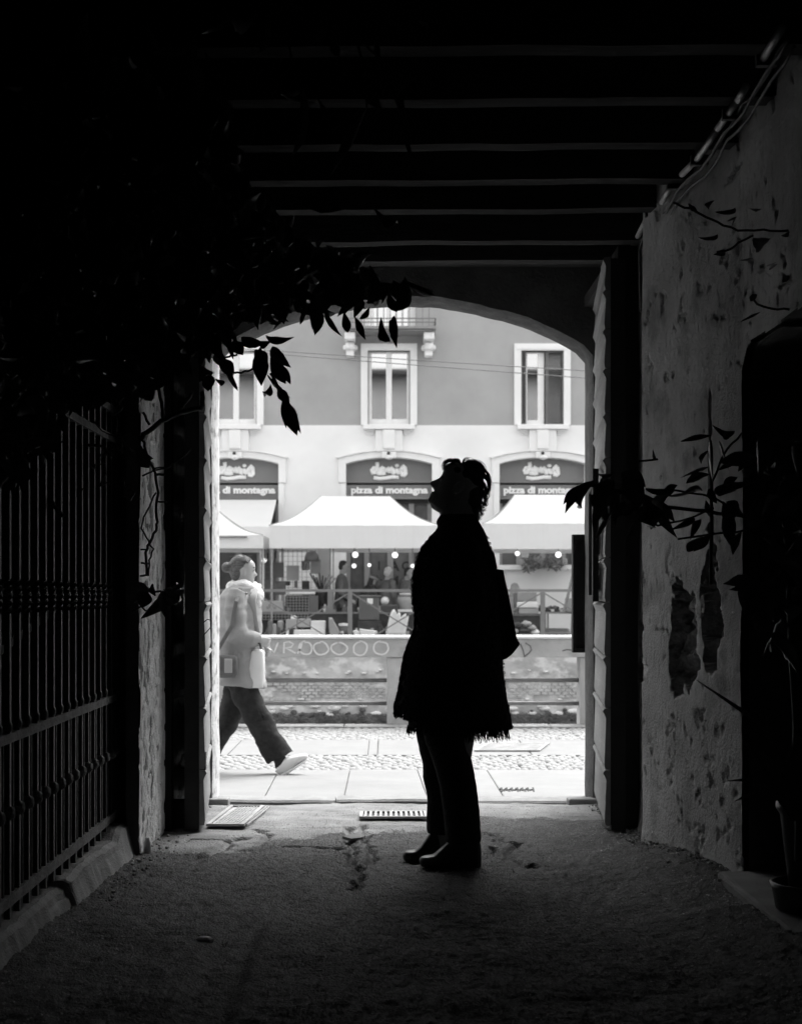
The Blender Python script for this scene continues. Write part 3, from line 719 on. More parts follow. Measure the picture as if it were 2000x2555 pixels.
# ---------------------------------------------------------------- grille along the left side
GX = -1.18
gr = thing('iron_grille', 'tall wrought iron grille of twisted bars standing on the kerb at the left', 'grille', (GX, 5, .14))
for name, z, h, w, m in (('lower_rail', .16, .035, .03, 'rust'), ('middle_rail', .665, .03, .03, 'rust'), ('upper_rail', 1.775, .03, .028, 'rust'), ('upper_rail', 1.90, .03, .028, 'rust'), ('top_rail', 2.55, .03, .028, 'rust')):
    rg = []
    for i in range(70):
        d = 1.2 + (6.57 - 1.2) * i / 69; e = .003 * nz(d * 6, z); q = .003 * nz(d * 9, z, 4)
        rg.append([Vector((GX - w / 2 + q, d, z - h / 2)), Vector((GX + w / 2 + q, d, z - h / 2)), Vector((GX + w / 2 + q, d, z + h / 2 + e)), Vector((GX - w / 2 + q, d, z + h / 2 + e))])
    MB().rings(rg).build(name, m, gr)
MB().box(-1.21, -1.14, 6.585, 6.625, .05, 2.86).build('end_post', 'iron', gr)
bars = MB(); bars.box(-.011, .011, -.011, .011, .18, .80)
# twisted stretch
bar = MB()
def sq(z, a, r): return [Vector((r * math.cos(a + k * math.pi / 2 + math.pi / 4), r * math.sin(a + k * math.pi / 2 + math.pi / 4), z)) for k in range(4)]
rg = [sq(.10, 0, .013), sq(.66, 0, .013), sq(1.04, 0, .013)]
for i in range(19): rg.append(sq(1.05 + .11 * i / 18, i / 18 * 2.5 * math.pi, .013 + .004 * math.sin(i / 18 * math.pi)))
rg += [sq(1.17, math.pi / 2, .013), sq(2.62, math.pi / 2, .013)]
bar.rings(rg)
bar_me = bar.mesh('bar'); bar_me.materials.append(MT['iron'])
thin = MB(); thin.tube([(0, 0, .17), (0, 0, .655)], .0055, 5); thin_me = thin.mesh('thin_bar'); thin_me.materials.append(MT['iron'])
knot = MB(); knot.lathe((0, 0, .43), [(.012, -.022), (.024, -.014), (.026, .0), (.024, .014), (.012, .022)], 8); knot_me = knot.mesh('collar', True); knot_me.materials.append(MT['rust'])
tip = MB(); tip.ball((0, 0, .70), (.017, .017, .022), 7, 5); tip_me = tip.mesh('bead', True); tip_me.materials.append(MT['iron'])
def put(me, par, M, name=None):
    o = bpy.data.objects.new(name or me.name, me); C.objects.link(o); o.parent = par
    o.matrix_parent_inverse = Matrix.Translation(-Vector(par.location)); o.matrix_basis = M; return o
d = 6.5; n = 0
while d > 1.4:
    M = Matrix.Translation((GX, d, 0)) @ Matrix.Rotation(random.uniform(-.03, .03), 4, 'Z')
    put(bar_me, gr, M)
    put(thin_me, gr, Matrix.Translation((GX, d - .058, 0)) @ Matrix.Rotation(random.uniform(-.012, .012), 4, 'X'))
    put(knot_me, gr, M); put(tip_me, gr, M)
    d -= .118; n += 1
# long lath leaning behind the grille
tag(MB().bar((-1.30, 5.9, 1.12), (-1.45, 2.4, .42), .07, .03).build('leaning_lath', 'doordark'), 'dark lath leaning slantwise behind the iron grille', 'lath')

# conduit and cables in the corner under the ceiling on the right
cd = thing('conduit', 'shiny metal conduit with loose cables in the corner of ceiling and right wall', 'conduit', (1.2, 6, 2.8))
cp = [(1950, 70), (1925, 110), (1900, 150), (1860, 215), (1840, 250), (1815, 285), (1790, 320), (1760, 365), (1735, 400), (1700, 435), (1675, 460), (1650, 505), (1620, 530), (1605, 560), (1590, 590), (1585, 610)]
def cw_pt(px, py, dx=0):
    d = (2.84 - HC) * F / (CY - py); return Vector((XW(px, d) - .02 + dx, d, 2.80 + .0))
pts = []
for px, py in cp:
    d = F * 1.16 / (px - CX); pts.append(Vector((1.16, d, ZW(py, d))))
for k, (a, c) in enumerate(((0, 2), (3, 4), (4, 6), (6, 9), (10, 11), (12, 14))):
    MB().tube(pts[a:c + 1], .013, 8).build('pipe', 'steel', cd, smooth=True)
for q, off in enumerate(((.02, .0, -.03), (.035, 0, -.055), (.03, .05, -.012))):
    pp = [p + Vector(off) + Vector((.008 * nz(i * .7, q), 0, .03 * nz(i * .6, q * 3, 2))) for i, p in enumerate(pts)]
    MB().tube(pp + [pp[-1] + Vector((.01, .02, -.28))], .006, 6).build('cable', 'iron', cd, smooth=True)
for i in (2, 5, 8, 10, 12): MB().box(pts[i].x - .02, pts[i].x + .045, pts[i].y - .012, pts[i].y + .012, pts[i].z - .02, pts[i].z + .018).build('clamp', 'iron', cd)

# ---------------------------------------------------------------- plants
def leaf_mesh(name, wid=.32, fold=.12, droop=.12, n=6, m='leaf', wave=.0):
    vs = []; prof = [0.05, .55, .92, 1.0, .8, .45, .0]
    for i in range(n + 1):
        t = i / n; w = wid / 2 * prof[i] if n == 6 else wid / 2 * math.sin(math.pi * min(1, t * 1.02)) ** .8
        z = -droop * t * t; wv = wave * math.sin(t * 9)
        vs += [(t, -w, z + fold * w * 2 + wv), (t, 0, z), (t, w, z + fold * w * 2 - wv)]
    fs = []
    for i in range(n):
        a = i * 3; fs += [(a, a + 3, a + 4, a + 1), (a + 1, a + 4, a + 5, a + 2)]
    me = bpy.data.meshes.new(name); me.from_pydata(vs, [], fs); me.shade_smooth(); me.materials.append(MT[m]); return me
LV = [leaf_mesh('leaf', 1.0, .15, .12), leaf_mesh('leaf', 1.0, .3, .25, wave=.02), leaf_mesh('leaf', 1.0, .06, -.1, wave=.03)]
for k in range(4):                                  # curled, nicked and bent leaves
    me = leaf_mesh('leaf', 1.0, .35, .3 + .15 * k, n=12, wave=.03)
    for i, v in enumerate(me.vertices):
        r = i // 3; t = r / 12; v.co.y += .10 * math.sin(t * 3.1) * (-1) ** k; v.co.z += .10 * math.sin(t * 7 + k) * abs(v.co.y)
        if i % 3 != 1: v.co.y *= 1 + .22 * nz(t * 9, k * 3.3, i % 3); v.co.x += .03 * nz(t * 14, k, i % 3)
    LV.append(me)
def leaf_matrix(a, b, w, roll=0):
    a, b = Vector(a), Vector(b); x = b - a; L = x.length; x.normalize()
    y = Vector((0, 1, 0)).cross(x)                  # blade roughly facing along the passage
    if y.length < .05: y = Vector((0, 0, 1))
    y.normalize(); y = Matrix.Rotation(roll, 3, x) @ y; z = x.cross(y)
    return Matrix(((x.x * L, y.x * w, z.x * L, a.x), (x.y * L, y.y * w, z.y * L, a.y), (x.z * L, y.z * w, z.z * L, a.z), (0, 0, 0, 1)))
def put_leaf(par, a, b, w, k=None, roll=None):
    o = put(LV[random.randrange(7) if k is None else random.choice([k, 3 + k])], par, leaf_matrix(a, b, w, random.uniform(-.45, .45) if roll is None else roll), 'leaf'); return o
def pxleaf(par, base, tip, wpx, d, k=None, roll=None, dd=None):
    e = random.uniform(-.06, .06) if dd is None else dd
    return put_leaf(par, W(*base, d), W(*tip, d + e), wpx / F * d, k, roll)
def mass(name, par, specs, mname='leaf'):           # many leaves joined
    vs = []; fs = []
    for (a, b, w, roll) in specs:
        M = leaf_matrix(a, b, w, roll); me = random.choice(LV); o = len(vs)
        vs += [tuple(M @ v.co) for v in me.vertices]; fs += [tuple(i + o for i in p.vertices) for p in me.polygons]
    me = bpy.data.meshes.new(name); me.from_pydata(vs, [], fs); me.shade_smooth(); me.materials.append(MT[mname])
    o = link(name, me, None, par); o['kind'] = 'stuff'; return o
vine = thing('climbing_vine', 'dense dark leafy climber hanging from the ceiling at the upper left over the grille', 'climbing plant', (-1.1, 5, .1))
z1 = lambda x, y: (480 + x * .30445, 720 + y * .30445)
sil = [((1030, 130), (1012, 397), 105), ((1085, 170), (1195, 385), 52), ((1240, 190), (1278, 380), 78), ((1330, 230), (1430, 430), 66), ((1545, 230), (1618, 487), 86), ((1655, 220), (1658, 450), 80),
       ((1450, 150), (1370, 270), 60), ((600, 380), (790, 437), 74), ((650, 480), (785, 628), 98), ((555, 480), (570, 797), 140), ((640, 560), (770, 790), 125), ((700, 600), (815, 795), 66), ((640, 780), (606, 926), 60),
       ((610, 700), (800, 900), 36), ((640, 690), (730, 870), 30), ((700, 820), (795, 950), 90), ((745, 900), (855, 1203), 130), ((790, 960), (885, 1180), 60), ((740, 900), (770, 1150), 60), ((330, 430), (420, 545), 110), ((300, 440), (330, 520), 70), ((190, 520), (245, 640), 110),
       ((240, 640), (330, 660), 95), ((270, 660), (358, 828), 52), ((110, 680), (140, 850), 120), ((185, 740), (280, 785), 50), ((510, 500), (620, 620), 120), ((60, 620), (150, 745), 140), ((230, 560), (330, 700), 120), ((540, 430), (640, 470), 90), ((400, 400), (560, 460), 100)]
for (a, c, w) in sil: pxleaf(vine, z1(*a), z1(*c), w * .3, random.uniform(4.6, 5.2), roll=random.uniform(-.3, .3), k=random.choice([0, 2]))
for (a, c, w) in [((1010, 690), (993, 798), 40), ((980, 700), (1010, 760), 36), ((915, 720), (960, 775), 30), ((1010, 700), (1088, 742), 18), ((1010, 700), (1080, 730), 12)]: pxleaf(vine, a, c, w, 4.6)
# joined leaf mass: hangs in a volume at the upper left
def low_edge(px):
    return interp([(-200, 1250), (60, 1200), (130, 1080), (190, 1000), (300, 985), (400, 950), (455, 900), (480, 880), (560, 850), (575, 800), (660, 790), (740, 780), (800, 772), (900, 758), (1010, 745)], px) 
specs = []
while len(specs) < 5200:
    px = random.uniform(-150, 1000); py = random.uniform(150, 1240)
    if py > low_edge(px) - 20: continue
    right = interp([(150, 480), (300, 560), (450, 590), (520, 640), (600, 760), (650, 860), (700, 960), (780, 1010)], py) + 30 * nz(py * .02, 3)
    if px > right: continue
    d = random.uniform(3.7, 6.2) if px < 560 else random.uniform(4.4, 6.0)
    p = W(px, py, d)
    if p.z > 2.72 or p.x < -1.14: 
        if p.z > 2.72: d = d * .75
        p = W(px, py, max(2.9, d)); 
        if p.z > 2.76 or p.x < -1.85: continue
    a = random.uniform(-math.pi, 0) if random.random() < .75 else random.uniform(0, math.pi)
    L = random.uniform(.05, .11); q = p + Vector((math.cos(a) * L * .6, random.uniform(-.06, .06), math.sin(a) * L))
    specs.append((p, q, L * random.uniform(.38, .5), random.uniform(-1, 1)))
mass('foliage', vine, specs)
def stem_px(par, pts, d, r, name='stem', m='stem'):
    P = [W(x, y, d + (0 if not hasattr(d, '__len__') else 0)) for x, y in pts]
    # round the corners a little
    Q = []
    for i in range(len(P) - 1):
        for t in (0, .33, .66): Q.append(P[i].lerp(P[i + 1], t) + Vector((random.uniform(-.003, .003), random.uniform(-.01, .01), random.uniform(-.003, .003))))
    Q.append(P[-1]); return MB().tube(Q, r, 6).build(name, m, par, smooth=True)
z3 = lambda x, y: (x * .3667, 700 + y * .3667)
for pts, r in [([(950, 1080), (1000, 1030), (1100, 960), (1200, 915), (1300, 880), (1370, 870), (1385, 800), (1375, 760)], .011), ([(1110, 950), (1105, 860), (1090, 760), (1050, 680), (980, 650), (940, 600)], .008), ([(1060, 690), (1040, 600), (1060, 500), (1080, 400), (1050, 300)], .005),
               ([(960, 1060), (990, 1130), (1010, 1220), (1060, 1310), (1080, 1440), (1060, 1540), (1070, 1640), (1060, 1700), (1020, 1780), (990, 1850), (1000, 2010)], .006), ([(1060, 1440), (1020, 1540), (975, 1610), (965, 1690), (1010, 1770), (1040, 1830), (1020, 1900), (1010, 2010)], .004),
               ([(1075, 1505), (1135, 1508)], .004), ([(960, 1835), (1000, 1830)], .004), ([(955, 1925), (1010, 1925)], .005), ([(955, 2005), (1010, 2005)], .005), ([(1060, 1320), (1125, 1320)], .006), ([(1040, 1290), (1140, 1280), (1240, 1200), (1300, 1140)], .004), ([(970, 1330), (1060, 1280), (1140, 1270)], .004),
               ([(1000, 2110), (1080, 2115), (1120, 2120)], .005), ([(1230, 870), (1290, 790), (1310, 760)], .008), ([(975, 900), (1020, 980)], .006), ([(330, 1480), (390, 1560), (430, 1600)], .008)]:
    stem_px(vine, [z3(*p) for p in pts], 6.1 if pts[0][0] > 900 else 5, r)
stem_px(vine, [z3(900, 2250), z3(960, 2220), z3(1010, 2250)], 6.1, .004)
for a, c, w in [((1000, 2110), (900, 2060), 70), ((1005, 2110), (1060, 2080), 90), ((1005, 2115), (960, 2220), 110), ((1110, 2110), (1040, 2270), 100), ((1110, 2100), (1290, 2140), 100), ((1120, 2110), (1220, 2220), 110), ((1110, 2110), (1130, 2300), 80), ((1120, 2090), (1250, 2080), 60), ((980, 1210), (1035, 1270), 60), ((950, 1180), (1000, 1280), 110), ((930, 1200), (1040, 1210), 70), ((1000, 2080), (930, 2170), 70), ((900, 1150), (990, 1200), 80)]:
    pxleaf(vine, z3(*a), z3(*c), w * .36, 6.05)
stem_px(vine, [z1(330, 690), z1(400, 690), z1(480, 660), z1(530, 630)], 4.9, .004)
stem_px(vine, [z1(640, 700), z1(690, 800), z1(780, 900), z1(800, 1000)], 4.8, .005)
stem_px(vine, [z1(230, 590), z1(300, 550), z1(370, 540)], 4.9, .004)
# bunches of long blades hanging high in the middle
bam = thing('bamboo_plant', 'long narrow bamboo-like leaves hanging high in the middle under the beams', 'plant', (-.2, 3.6, 2.6))
for (a, c, w) in [((640, 0), (515, 95), 22), ((655, 0), (562, 120), 16), ((672, 0), (650, 155), 26), ((690, 0), (722, 120), 6), ((720, 0), (760, 26), 14), ((805, 10), (780, 165), 14), ((828, 30), (845, 165), 26), ((940, 60), (950, 235), 16), ((960, 160), (1000, 260), 10), ((1040, 0), (1092, 100), 34),
                  ((750, 210), (762, 400), 16), ((790, 240), (865, 340), 22), ((915, 270), (830, 440), 24), ((960, 170), (1030, 340), 12), ((1000, 180), (1020, 420), 8), ((930, 150), (940, 300), 18), ((720, 183), (775, 180), 10), ((700, 233), (778, 220), 9), ((705, 232), (765, 262), 12), ((490, 395), (545, 440), 50), ((560, 485), (612, 530), 28), ((930, 515), (1000, 570), 22), ((740, 490), (860, 520), 50)]:
    pxleaf(bam, a, c, w, random.uniform(3.4, 4.4), roll=random.uniform(-.5, .5))
for pts in ([(660, -30), (672, 0), (640, 10)], [(800, -40), (860, 60), (960, 160), (1000, 180)], [(700, -20), (720, 100), (740, 200), (750, 230)], [(850, -30), (905, 160), (915, 270)]): stem_px(bam, pts, 3.6, .003)
# branch of the shrub at the right
sh = thing('leafy_shrub', 'dark leafy shrub with a branch reaching across the peeling right wall', 'shrub', (1.32, 5.0, .1))
z5 = lambda x, y: (1400 + x * .3667, 500 + y * .3667)
rs = [((170, 1925), (12, 2120), 75), ((240, 1900), (40, 2030), 60), ((360, 1860), (235, 1900), 60), ((300, 1880), (240, 2010), 80), ((350, 1900), (260, 2020), 90), ((420, 1880), (560, 2060), 150), ((400, 1850), (570, 1950), 150), ((340, 1950), (330, 2090), 80), ((250, 1960), (290, 2150), 110), ((1015, 1600), (805, 1638), 42), ((1180, 1570), (1045, 1580), 60), ((1160, 1590), (1090, 1620), 60), ((1005, 1700), (908, 1790), 30), ((1000, 1815), (820, 1880), 26), ((1005, 1865), (832, 1922), 62),
      ((1215, 1745), (1060, 1840), 46), ((1070, 1640), (1110, 1760), 20), ((1010, 1630), (1020, 1900), 26), ((640, 1760), (620, 1705), 24), ((690, 1990), (560, 2090), 60), ((700, 1960), (790, 1940), 50), ((720, 2010), (930, 1975), 24), ((640, 2020), (780, 2180), 90), ((1060, 2010), (1160, 1960), 60), ((1100, 1930), (1210, 1880), 60), ((1000, 1960), (1050, 2060), 60), ((980, 2040), (1010, 2160), 40), ((1120, 2050), (1210, 2120), 90), ((650, 2000), (590, 2180), 90), ((560, 1990), (480, 2120), 60), ((500, 2060), (400, 2150), 70), ((430, 2030), (360, 2180), 70)]
for (a, c, w) in rs: pxleaf(sh, z5(*a), z5(*c), w * .36, random.uniform(4.75, 5.1))
z6 = lambda x, y: (1400 + x * .5042, 1200 + y * .5042)
for (a, c, w) in [((660, 185), (572, 228), 34), ((690, 190), (636, 280), 42), ((740, 190), (700, 300), 40), ((733, 268), (650, 356), 52), ((700, 272), (603, 358), 48), ((840, 140), (832, 312), 74), ((890, 252), (838, 362), 44), ((800, 100), (860, 200), 70), ((500, 100), (545, 275), 66), ((470, 120), (440, 250), 50), ((440, 100), (390, 260), 60), ((400, 60), (500, 200), 90), ((540, 60), (420, 160), 60), ((600, 60), (720, 30), 34), ((360, 200), (330, 280), 30), ((760, 60), (880, 20), 50), ((870, 100), (900, 200), 70), ((560, 40), (430, 60), 40), ((330, 40), (410, 100), 90), ((280, 60), (160, 190), 60), ((300, 20), (250, 230), 60), ((250, 150), (160, 295), 26), ((200, 60), (150, 240), 56), ((160, 10), (10, 150), 60), ((110, 30), (30, 80), 40), ((60, 30), (8, 120), 30)]:
    pxleaf(sh, z6(*a), z6(*c), w * .5, random.uniform(4.75, 5.1))
for pts, r in [([(1960, 1340), (1850, 1290), (1760, 1275), (1660, 1265), (1600, 1240), (1500, 1215), (1460, 1210)], .007), ([(1850, 1290), (1780, 1240), (1690, 1222), (1610, 1220)], .004), ([(1770, 1460), (1775, 1300), (1772, 1180), (1770, 1100)], .006), ([(1592, 1152), (1640, 1146)], .004), ([(1780, 1270), (1700, 1300), (1640, 1310), (1590, 1290)], .004), ([(1900, 1320), (1800, 1330), (1690, 1345)], .004), ([(1775, 1200), (1810, 1120), (1850, 1080)], .004)]:
    stem_px(sh, pts, 4.95, r)
# small faint twigs higher up and scattered leaves against the wall
for (a, c, w) in [((1040, 0), (950, 70), 40), ((1180, 50), (1080, 90), 40), ((1360, 60), (1280, 90), 50), ((1190, 110), (1110, 180), 50), ((1060, 230), (960, 270), 30), ((1110, 340), (1050, 370), 50), ((1420, 260), (1290, 350), 100), ((1300, 390), (1230, 410), 22), ((1330, 640), (1275, 690), 46), ((1350, 760), (1215, 825), 20), ((1470, 430), (1380, 470), 34), ((1560, 510), (1500, 560), 40), ((1640, 340), (1560, 380), 50), ((860, 20), (920, 75), 34), ((1490, 240), (1600, 210), 40), ((1560, 640), (1620, 720), 40)]:
    pxleaf(sh, z5(*a), z5(*c), w * .36, 4.7)
for pts in ([(760, 10), (880, 60), (980, 110), (1100, 170), (1260, 210), (1420, 200), (1640, 210)], [(1050, 360), (1150, 330), (1230, 270), (1300, 240)], [(1300, 680), (1420, 740), (1560, 745)]): stem_px(sh, [z5(*p) for p in pts], 4.7, .004)
specs = []
for _ in range(160):
    px = random.uniform(1880, 2120); py = random.uniform(1050, 1600); d = random.uniform(3.9, 4.8); p = W(px, py, d)
    if p.x > 1.27 or p.z > 2.7: continue
    a = random.uniform(-math.pi, 0); L = random.uniform(.06, .12); specs.append((p, p + Vector((math.cos(a) * L, random.uniform(-.05, .05), math.sin(a) * L)), L * .4, random.uniform(-1, 1)))
mass('foliage', sh, specs)
stem_px(sh, [(1990, 2150), (1985, 1800), (1960, 1340), (1955, 1200)], 4.5, .012)
# bladed plant in the pots at the lower right
pc = Vector((1.345, 4.62, 0)); 
pt = thing('flower_pot', 'tall tapered flower pot with spiky plant at the right edge beside the doorstep', 'flower pot', (pc.x, pc.y, .10))
zb = .125
MB().lathe((pc.x, pc.y, 0), [(.055, zb + .02), (.085, zb + .28), (.098, zb + .30), (.098, zb + .33), (.088, zb + .33), (.08, zb + .28)], 24).build('pot', 'pot', pt, smooth=True)
MB().lathe((pc.x, pc.y, 0), [(.0, zb + .285), (.083, zb + .29)], 20).build('soil', 'soil', pt)
MB().lathe((pc.x, pc.y, 0), [(.075, .101), (.10, .106), (.112, .17), (.118, .19), (.104, .19), (.096, .13), (.0, .125)], 24).build('saucer_bowl', 'pot', pt, smooth=True)
def blade(par, pts, d0, d1, w, m='leaf'):
    rg = []; P = [W(x, y, d0 + (d1 - d0) * i / (len(pts) - 1)) for i, (x, y) in enumerate(pts)]
    Q = []
    for i in range(len(P) - 1):
        for t in (0, .25, .5, .75): Q.append(P[i].lerp(P[i + 1], t))
    Q.append(P[-1]); n = len(Q)
    for i, p in enumerate(Q):
        t = (Q[min(i + 1, n - 1)] - Q[max(0, i - 1)]).normalized(); s = t.cross(Vector((0, 1, 0)));
        s = s.normalized() if s.length > .01 else Vector((1, 0, 0)); ww = w / 2 * (1 - (i / (n - 1)) ** 2.2) + .0008
        nn = t.cross(s); rg.append([p - s * ww + nn * ww * .5, p, p + s * ww + nn * ww * .5, p + nn * .002])
    return MB().rings(rg).build('blade', m, par)
for _k in range(26):
    a = [random.uniform(60, 330), random.uniform(960, 1330)]; p = [tuple(a)]
    for _ in range(random.randint(3, 5)): a = [a[0] + random.uniform(-38, 38), a[1] + random.uniform(-55, 40)]; p.append(tuple(a))
    stem_px(vine, p, random.uniform(5.4, 6.0), random.choice([.003, .004, .006]))
blade(pt, [(1975, 2030), (1955, 1880), (1860, 1780), (1735, 1696)], 4.45, 4.7, .022)
for pts, w in [([(1975, 2040), (1950, 1960), (1880, 1945), (1812, 1948)], .02), ([(1980, 2030), (1930, 1950), (1890, 1880), (1870, 1850)], .03), ([(1985, 2030), (1960, 1950), (1900, 1800), (1878, 1770)], .02), ([(1990, 2030), (1975, 1920), (1990, 1850), (1978, 1828)], .045), ([(1990, 2040), (2010, 1900), (2060, 1800)], .04), ([(1985, 2040), (1940, 1990), (1870, 1980), (1830, 2000)], .02), ([(1995, 2040), (1970, 1960), (1965, 1900), (1975, 1850)], .04), ([(1980, 2030), (1920, 1900), (1850, 1850)], .025)]:
    blade(pt, pts, 4.45, 4.35, w)

# small bright cap on the floor by the left pier
tag(MB().lathe(W(368, 2118, 6.25), [(.014, -.03), (.017, -.028), (.017, .03), (.011, .04), (.011, .05), (0, .05)], 14).build('bottle', 'plastic', smooth=True), 'small pale plastic bottle neck lying at the foot of the left pier', 'bottle')
tag(MB().ball((XW(543, 4.9), 4.55, .02), (.03, .02, .014), 7, 5).build('pebble', 'plastic', smooth=False), 'pale crumpled scrap on the asphalt in the left foreground', 'litter')

# ---------------------------------------------------------------- overhead cables
for k, (ya, yb, lab) in enumerate([(858, 908, 'upper of the two thin cables strung across the canal facade'), (866, 926, 'lower of the two thin cables strung across the canal facade')]):
    pts = [Vector((-14 + 28 * i / 30, 20, ZW(ya + (yb - ya) * ((XW(690, 20) * -1 + (-14 + 28 * i / 30)) / (XW(1460, 20) - XW(690, 20))), 20) - .10 * math.sin(math.pi * i / 30))) for i in range(31)]
    tag(MB().tube(pts, .0065, 5).build('overhead_cable', 'rail'), lab, 'cable', 'cables across the facade')
# ================================================================ FAR BUILDING
FD = 31.3
fb = thing('far_building', 'grey and white rendered house across the canal with three arched shop fronts', 'building', (0, FD, 0))
K = F / FD
def fx(px): return XW(px, FD)
def fz(py): return ZW(py, FD)
bay = 382; cs = [970 + bay * k for k in (-2, -1, 0, 1, 2)]
zsplit = fz(1061)
for c in cs:
    xa, xb = fx(c - bay / 2), fx(c + bay / 2); l, r = fx(c - 107), fx(c + 107)
    arc = []
    for i in range(17):
        t = -1 + 2 * i / 16; arc.append((fx(c + 107 * t), fz(1142 + 15.5 * t * t)))
    poly = [(xa, 0), (l, 0)] + arc + [(r, 0), (xb, 0), (xb, zsplit), (xa, zsplit)]
    MB().prism(poly, FD, FD + .5).build('ground_floor_wall', 'white', fb)
    # moulded surround
    outer = []
    for i in range(17):
        t = -1 + 2 * i / 16; outer.append((fx(c + 126 * t), fz(1126 + 18 * t * t)))
    poly = [(l, fz(1205)), (l, arc[0][1])] + arc + [(r, fz(1205)), (fx(c + 126), fz(1205))] + outer[::-1] + [(fx(c - 126), fz(1205))]
    MB().prism(poly, FD - .07, FD - .002).build('arch_surround', 'white', fb, bevel=.015)
    o2 = [(fx(c + 132 * (-1 + 2 * i / 16)), fz(1123 + 19 * (-1 + 2 * i / 16) ** 2)) for i in range(17)]
    MB().prism([(x, z + .001) for x, z in outer] + o2[::-1], FD - .11, FD - .003).build('hood_moulding', 'white', fb)
    MB().box(fx(c - 121), l, FD - .05, FD - .003, 0, fz(1206)).build('jamb_trim', 'white', fb); MB().box(r, fx(c + 121), FD - .05, FD - .003, 0, fz(1206)).build('jamb_trim', 'white', fb)
    # sill, side brackets, console, keystone and small lamp
    MB().box(fx(c - 64), fx(c + 64), FD - .20, FD - .001, fz(1073), fz(1061)).build('sill', 'whitep', fb, bevel=.015)
    for s in (-1, 1):
        x0 = fx(c + s * 56); x1 = fx(c + s * 36)
        for q in range(3): MB().box(min(x0, x1) + .03 * q * (s < 0), max(x0, x1) - .03 * q * (s > 0), FD - .12 + .03 * q, FD - .001, fz(1077 + q * 4), fz(1074 + q * 4)).build('bracket_step', 'white', fb)
    MB().box(fx(c - 34), fx(c + 34), FD - .13, FD - .001, fz(1128), fz(1073.6)).build('console', 'white', fb, bevel=.02)
    MB().box(fx(c - 15), fx(c + 15), FD - .19, FD - .131, fz(1122), fz(1074)).build('console', 'white', fb, bevel=.02)
    MB().box(fx(c - 18), fx(c + 18), FD - .16, FD - .08, fz(1145), fz(1129)).build('keystone', 'white', fb, bevel=.02)
    MB().ball((fx(c - 1), FD - .2, fz(1133)), .036, 10, 7).build('lamp_bracket', 'darkgap', fb, smooth=True)
    MB().lathe((fx(c), FD - .2, 0), [(.012, fz(1137)), (.05, fz(1139)), (.11, fz(1144)), (.06, fz(1148)), (.0, fz(1150))], 14).build('lamp_shade', 'whitep', fb, smooth=True)
    # sign boards in the arch
    MB().prism([(l, fz(1203)), (l, arc[0][1])] + arc[1:-1] + [(r, arc[-1][1]), (r, fz(1203))], FD + .18, FD + .22).build('sign_board', 'signgrey', fb)
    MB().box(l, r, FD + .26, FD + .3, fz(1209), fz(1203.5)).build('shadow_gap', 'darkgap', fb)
    MB().box(l, r, FD + .20, FD + .24, fz(1238), fz(1208.5)).build('sign_board', 'signgrey', fb)
    MB().box(l, r, FD + .17, FD + .22, fz(1244), fz(1238.6)).build('sign_ledge', 'railg', fb)
    # lettering: script name with underline, and the line below
    def st(pts, w): 
        P = [Vector((fx(c + a), FD + .165, fz(y))) for a, y in pts]
        MB().tube(P, [(.02, w)] * len(P), 8).build('lettering', 'letter', fb, smooth=True)
    zz = lambda x, y: ((x * .1522 + 840) - 970, 1120 + y * .1522)
    W1 = .045
    st([zz(*p) for p in [(660, 205), (665, 270), (655, 330), (640, 380)]], W1)
    st([zz(*p) for p in [(640, 300), (600, 300), (572, 345), (585, 385), (625, 380), (650, 335), (655, 300)]], W1)
    st([zz(*p) for p in [(655, 385), (700, 395), (745, 385)]], W1)
    st([zz(*p) for p in [(700, 350), (760, 340), (775, 310), (745, 295), (710, 325), (705, 375), (745, 398), (795, 380)]], W1)
    st([zz(*p) for p in [(820, 305), (822, 380)]], W1); st([zz(*p) for p in [(815, 340), (850, 305), (870, 330), (870, 390)]], W1)
    st([zz(*p) for p in [(870, 345), (905, 300), (925, 330), (930, 390), (960, 385)]], W1)
    st([zz(*p) for p in [(985, 310), (980, 370), (1000, 385), (1035, 370)]], W1)
    MB().ball((fx(c + zz(985, 265)[0]), FD + .165, fz(zz(985, 265)[1])), (.05, .02, .04), 10, 6).build('lettering', 'letter', fb, smooth=True)
    st([zz(*p) for p in [(1030, 375), (1065, 310), (1100, 268), (1120, 300), (1125, 360), (1130, 400), (1105, 425), (1065, 415), (1060, 390), (1095, 380)]], W1)
    st([zz(*p) for p in [(600, 462), (700, 478), (800, 470), (900, 452), (1015, 455)]], .042)
    me = text_mesh('pizza di montagna', .205, 'lettering', .012, .010)
    me.transform(Matrix.Scale(1.13, 4, (1, 0, 0))); me.transform(Matrix.Translation((fx(c + 1), FD + .185, fz(1229)))); link('lettering', me, 'letter', fb)
    # shop front
    MB().box(l, r, FD + .38, FD + .42, .0, fz(1244)).build('shop_glass', 'shop', fb)
    for a in ((-107, -97), (-62, -48), (-4, 11), (50, 63), (97, 107)):
        MB().box(fx(c + a[0]), fx(c + a[1]), FD + .30, FD + .36, .0, fz(1246)).build('mullion', 'mull', fb)
    MB().box(l, r, FD + .28, FD + .298, fz(1254), fz(1244.5)).build('transom', 'darkgap', fb)
    # upper wall around the window
    wl, wr, wt, wb = c - 70, c + 70, 858, 1061
    zt = 11.5
    MB().box(xa, fx(wl + 3), FD + .02, FD + .5, zsplit, zt).box(fx(wr - 3), xb, FD + .02, FD + .5, zsplit, zt).build('upper_wall', 'greywall', fb)
    top = fz(wt + 3)
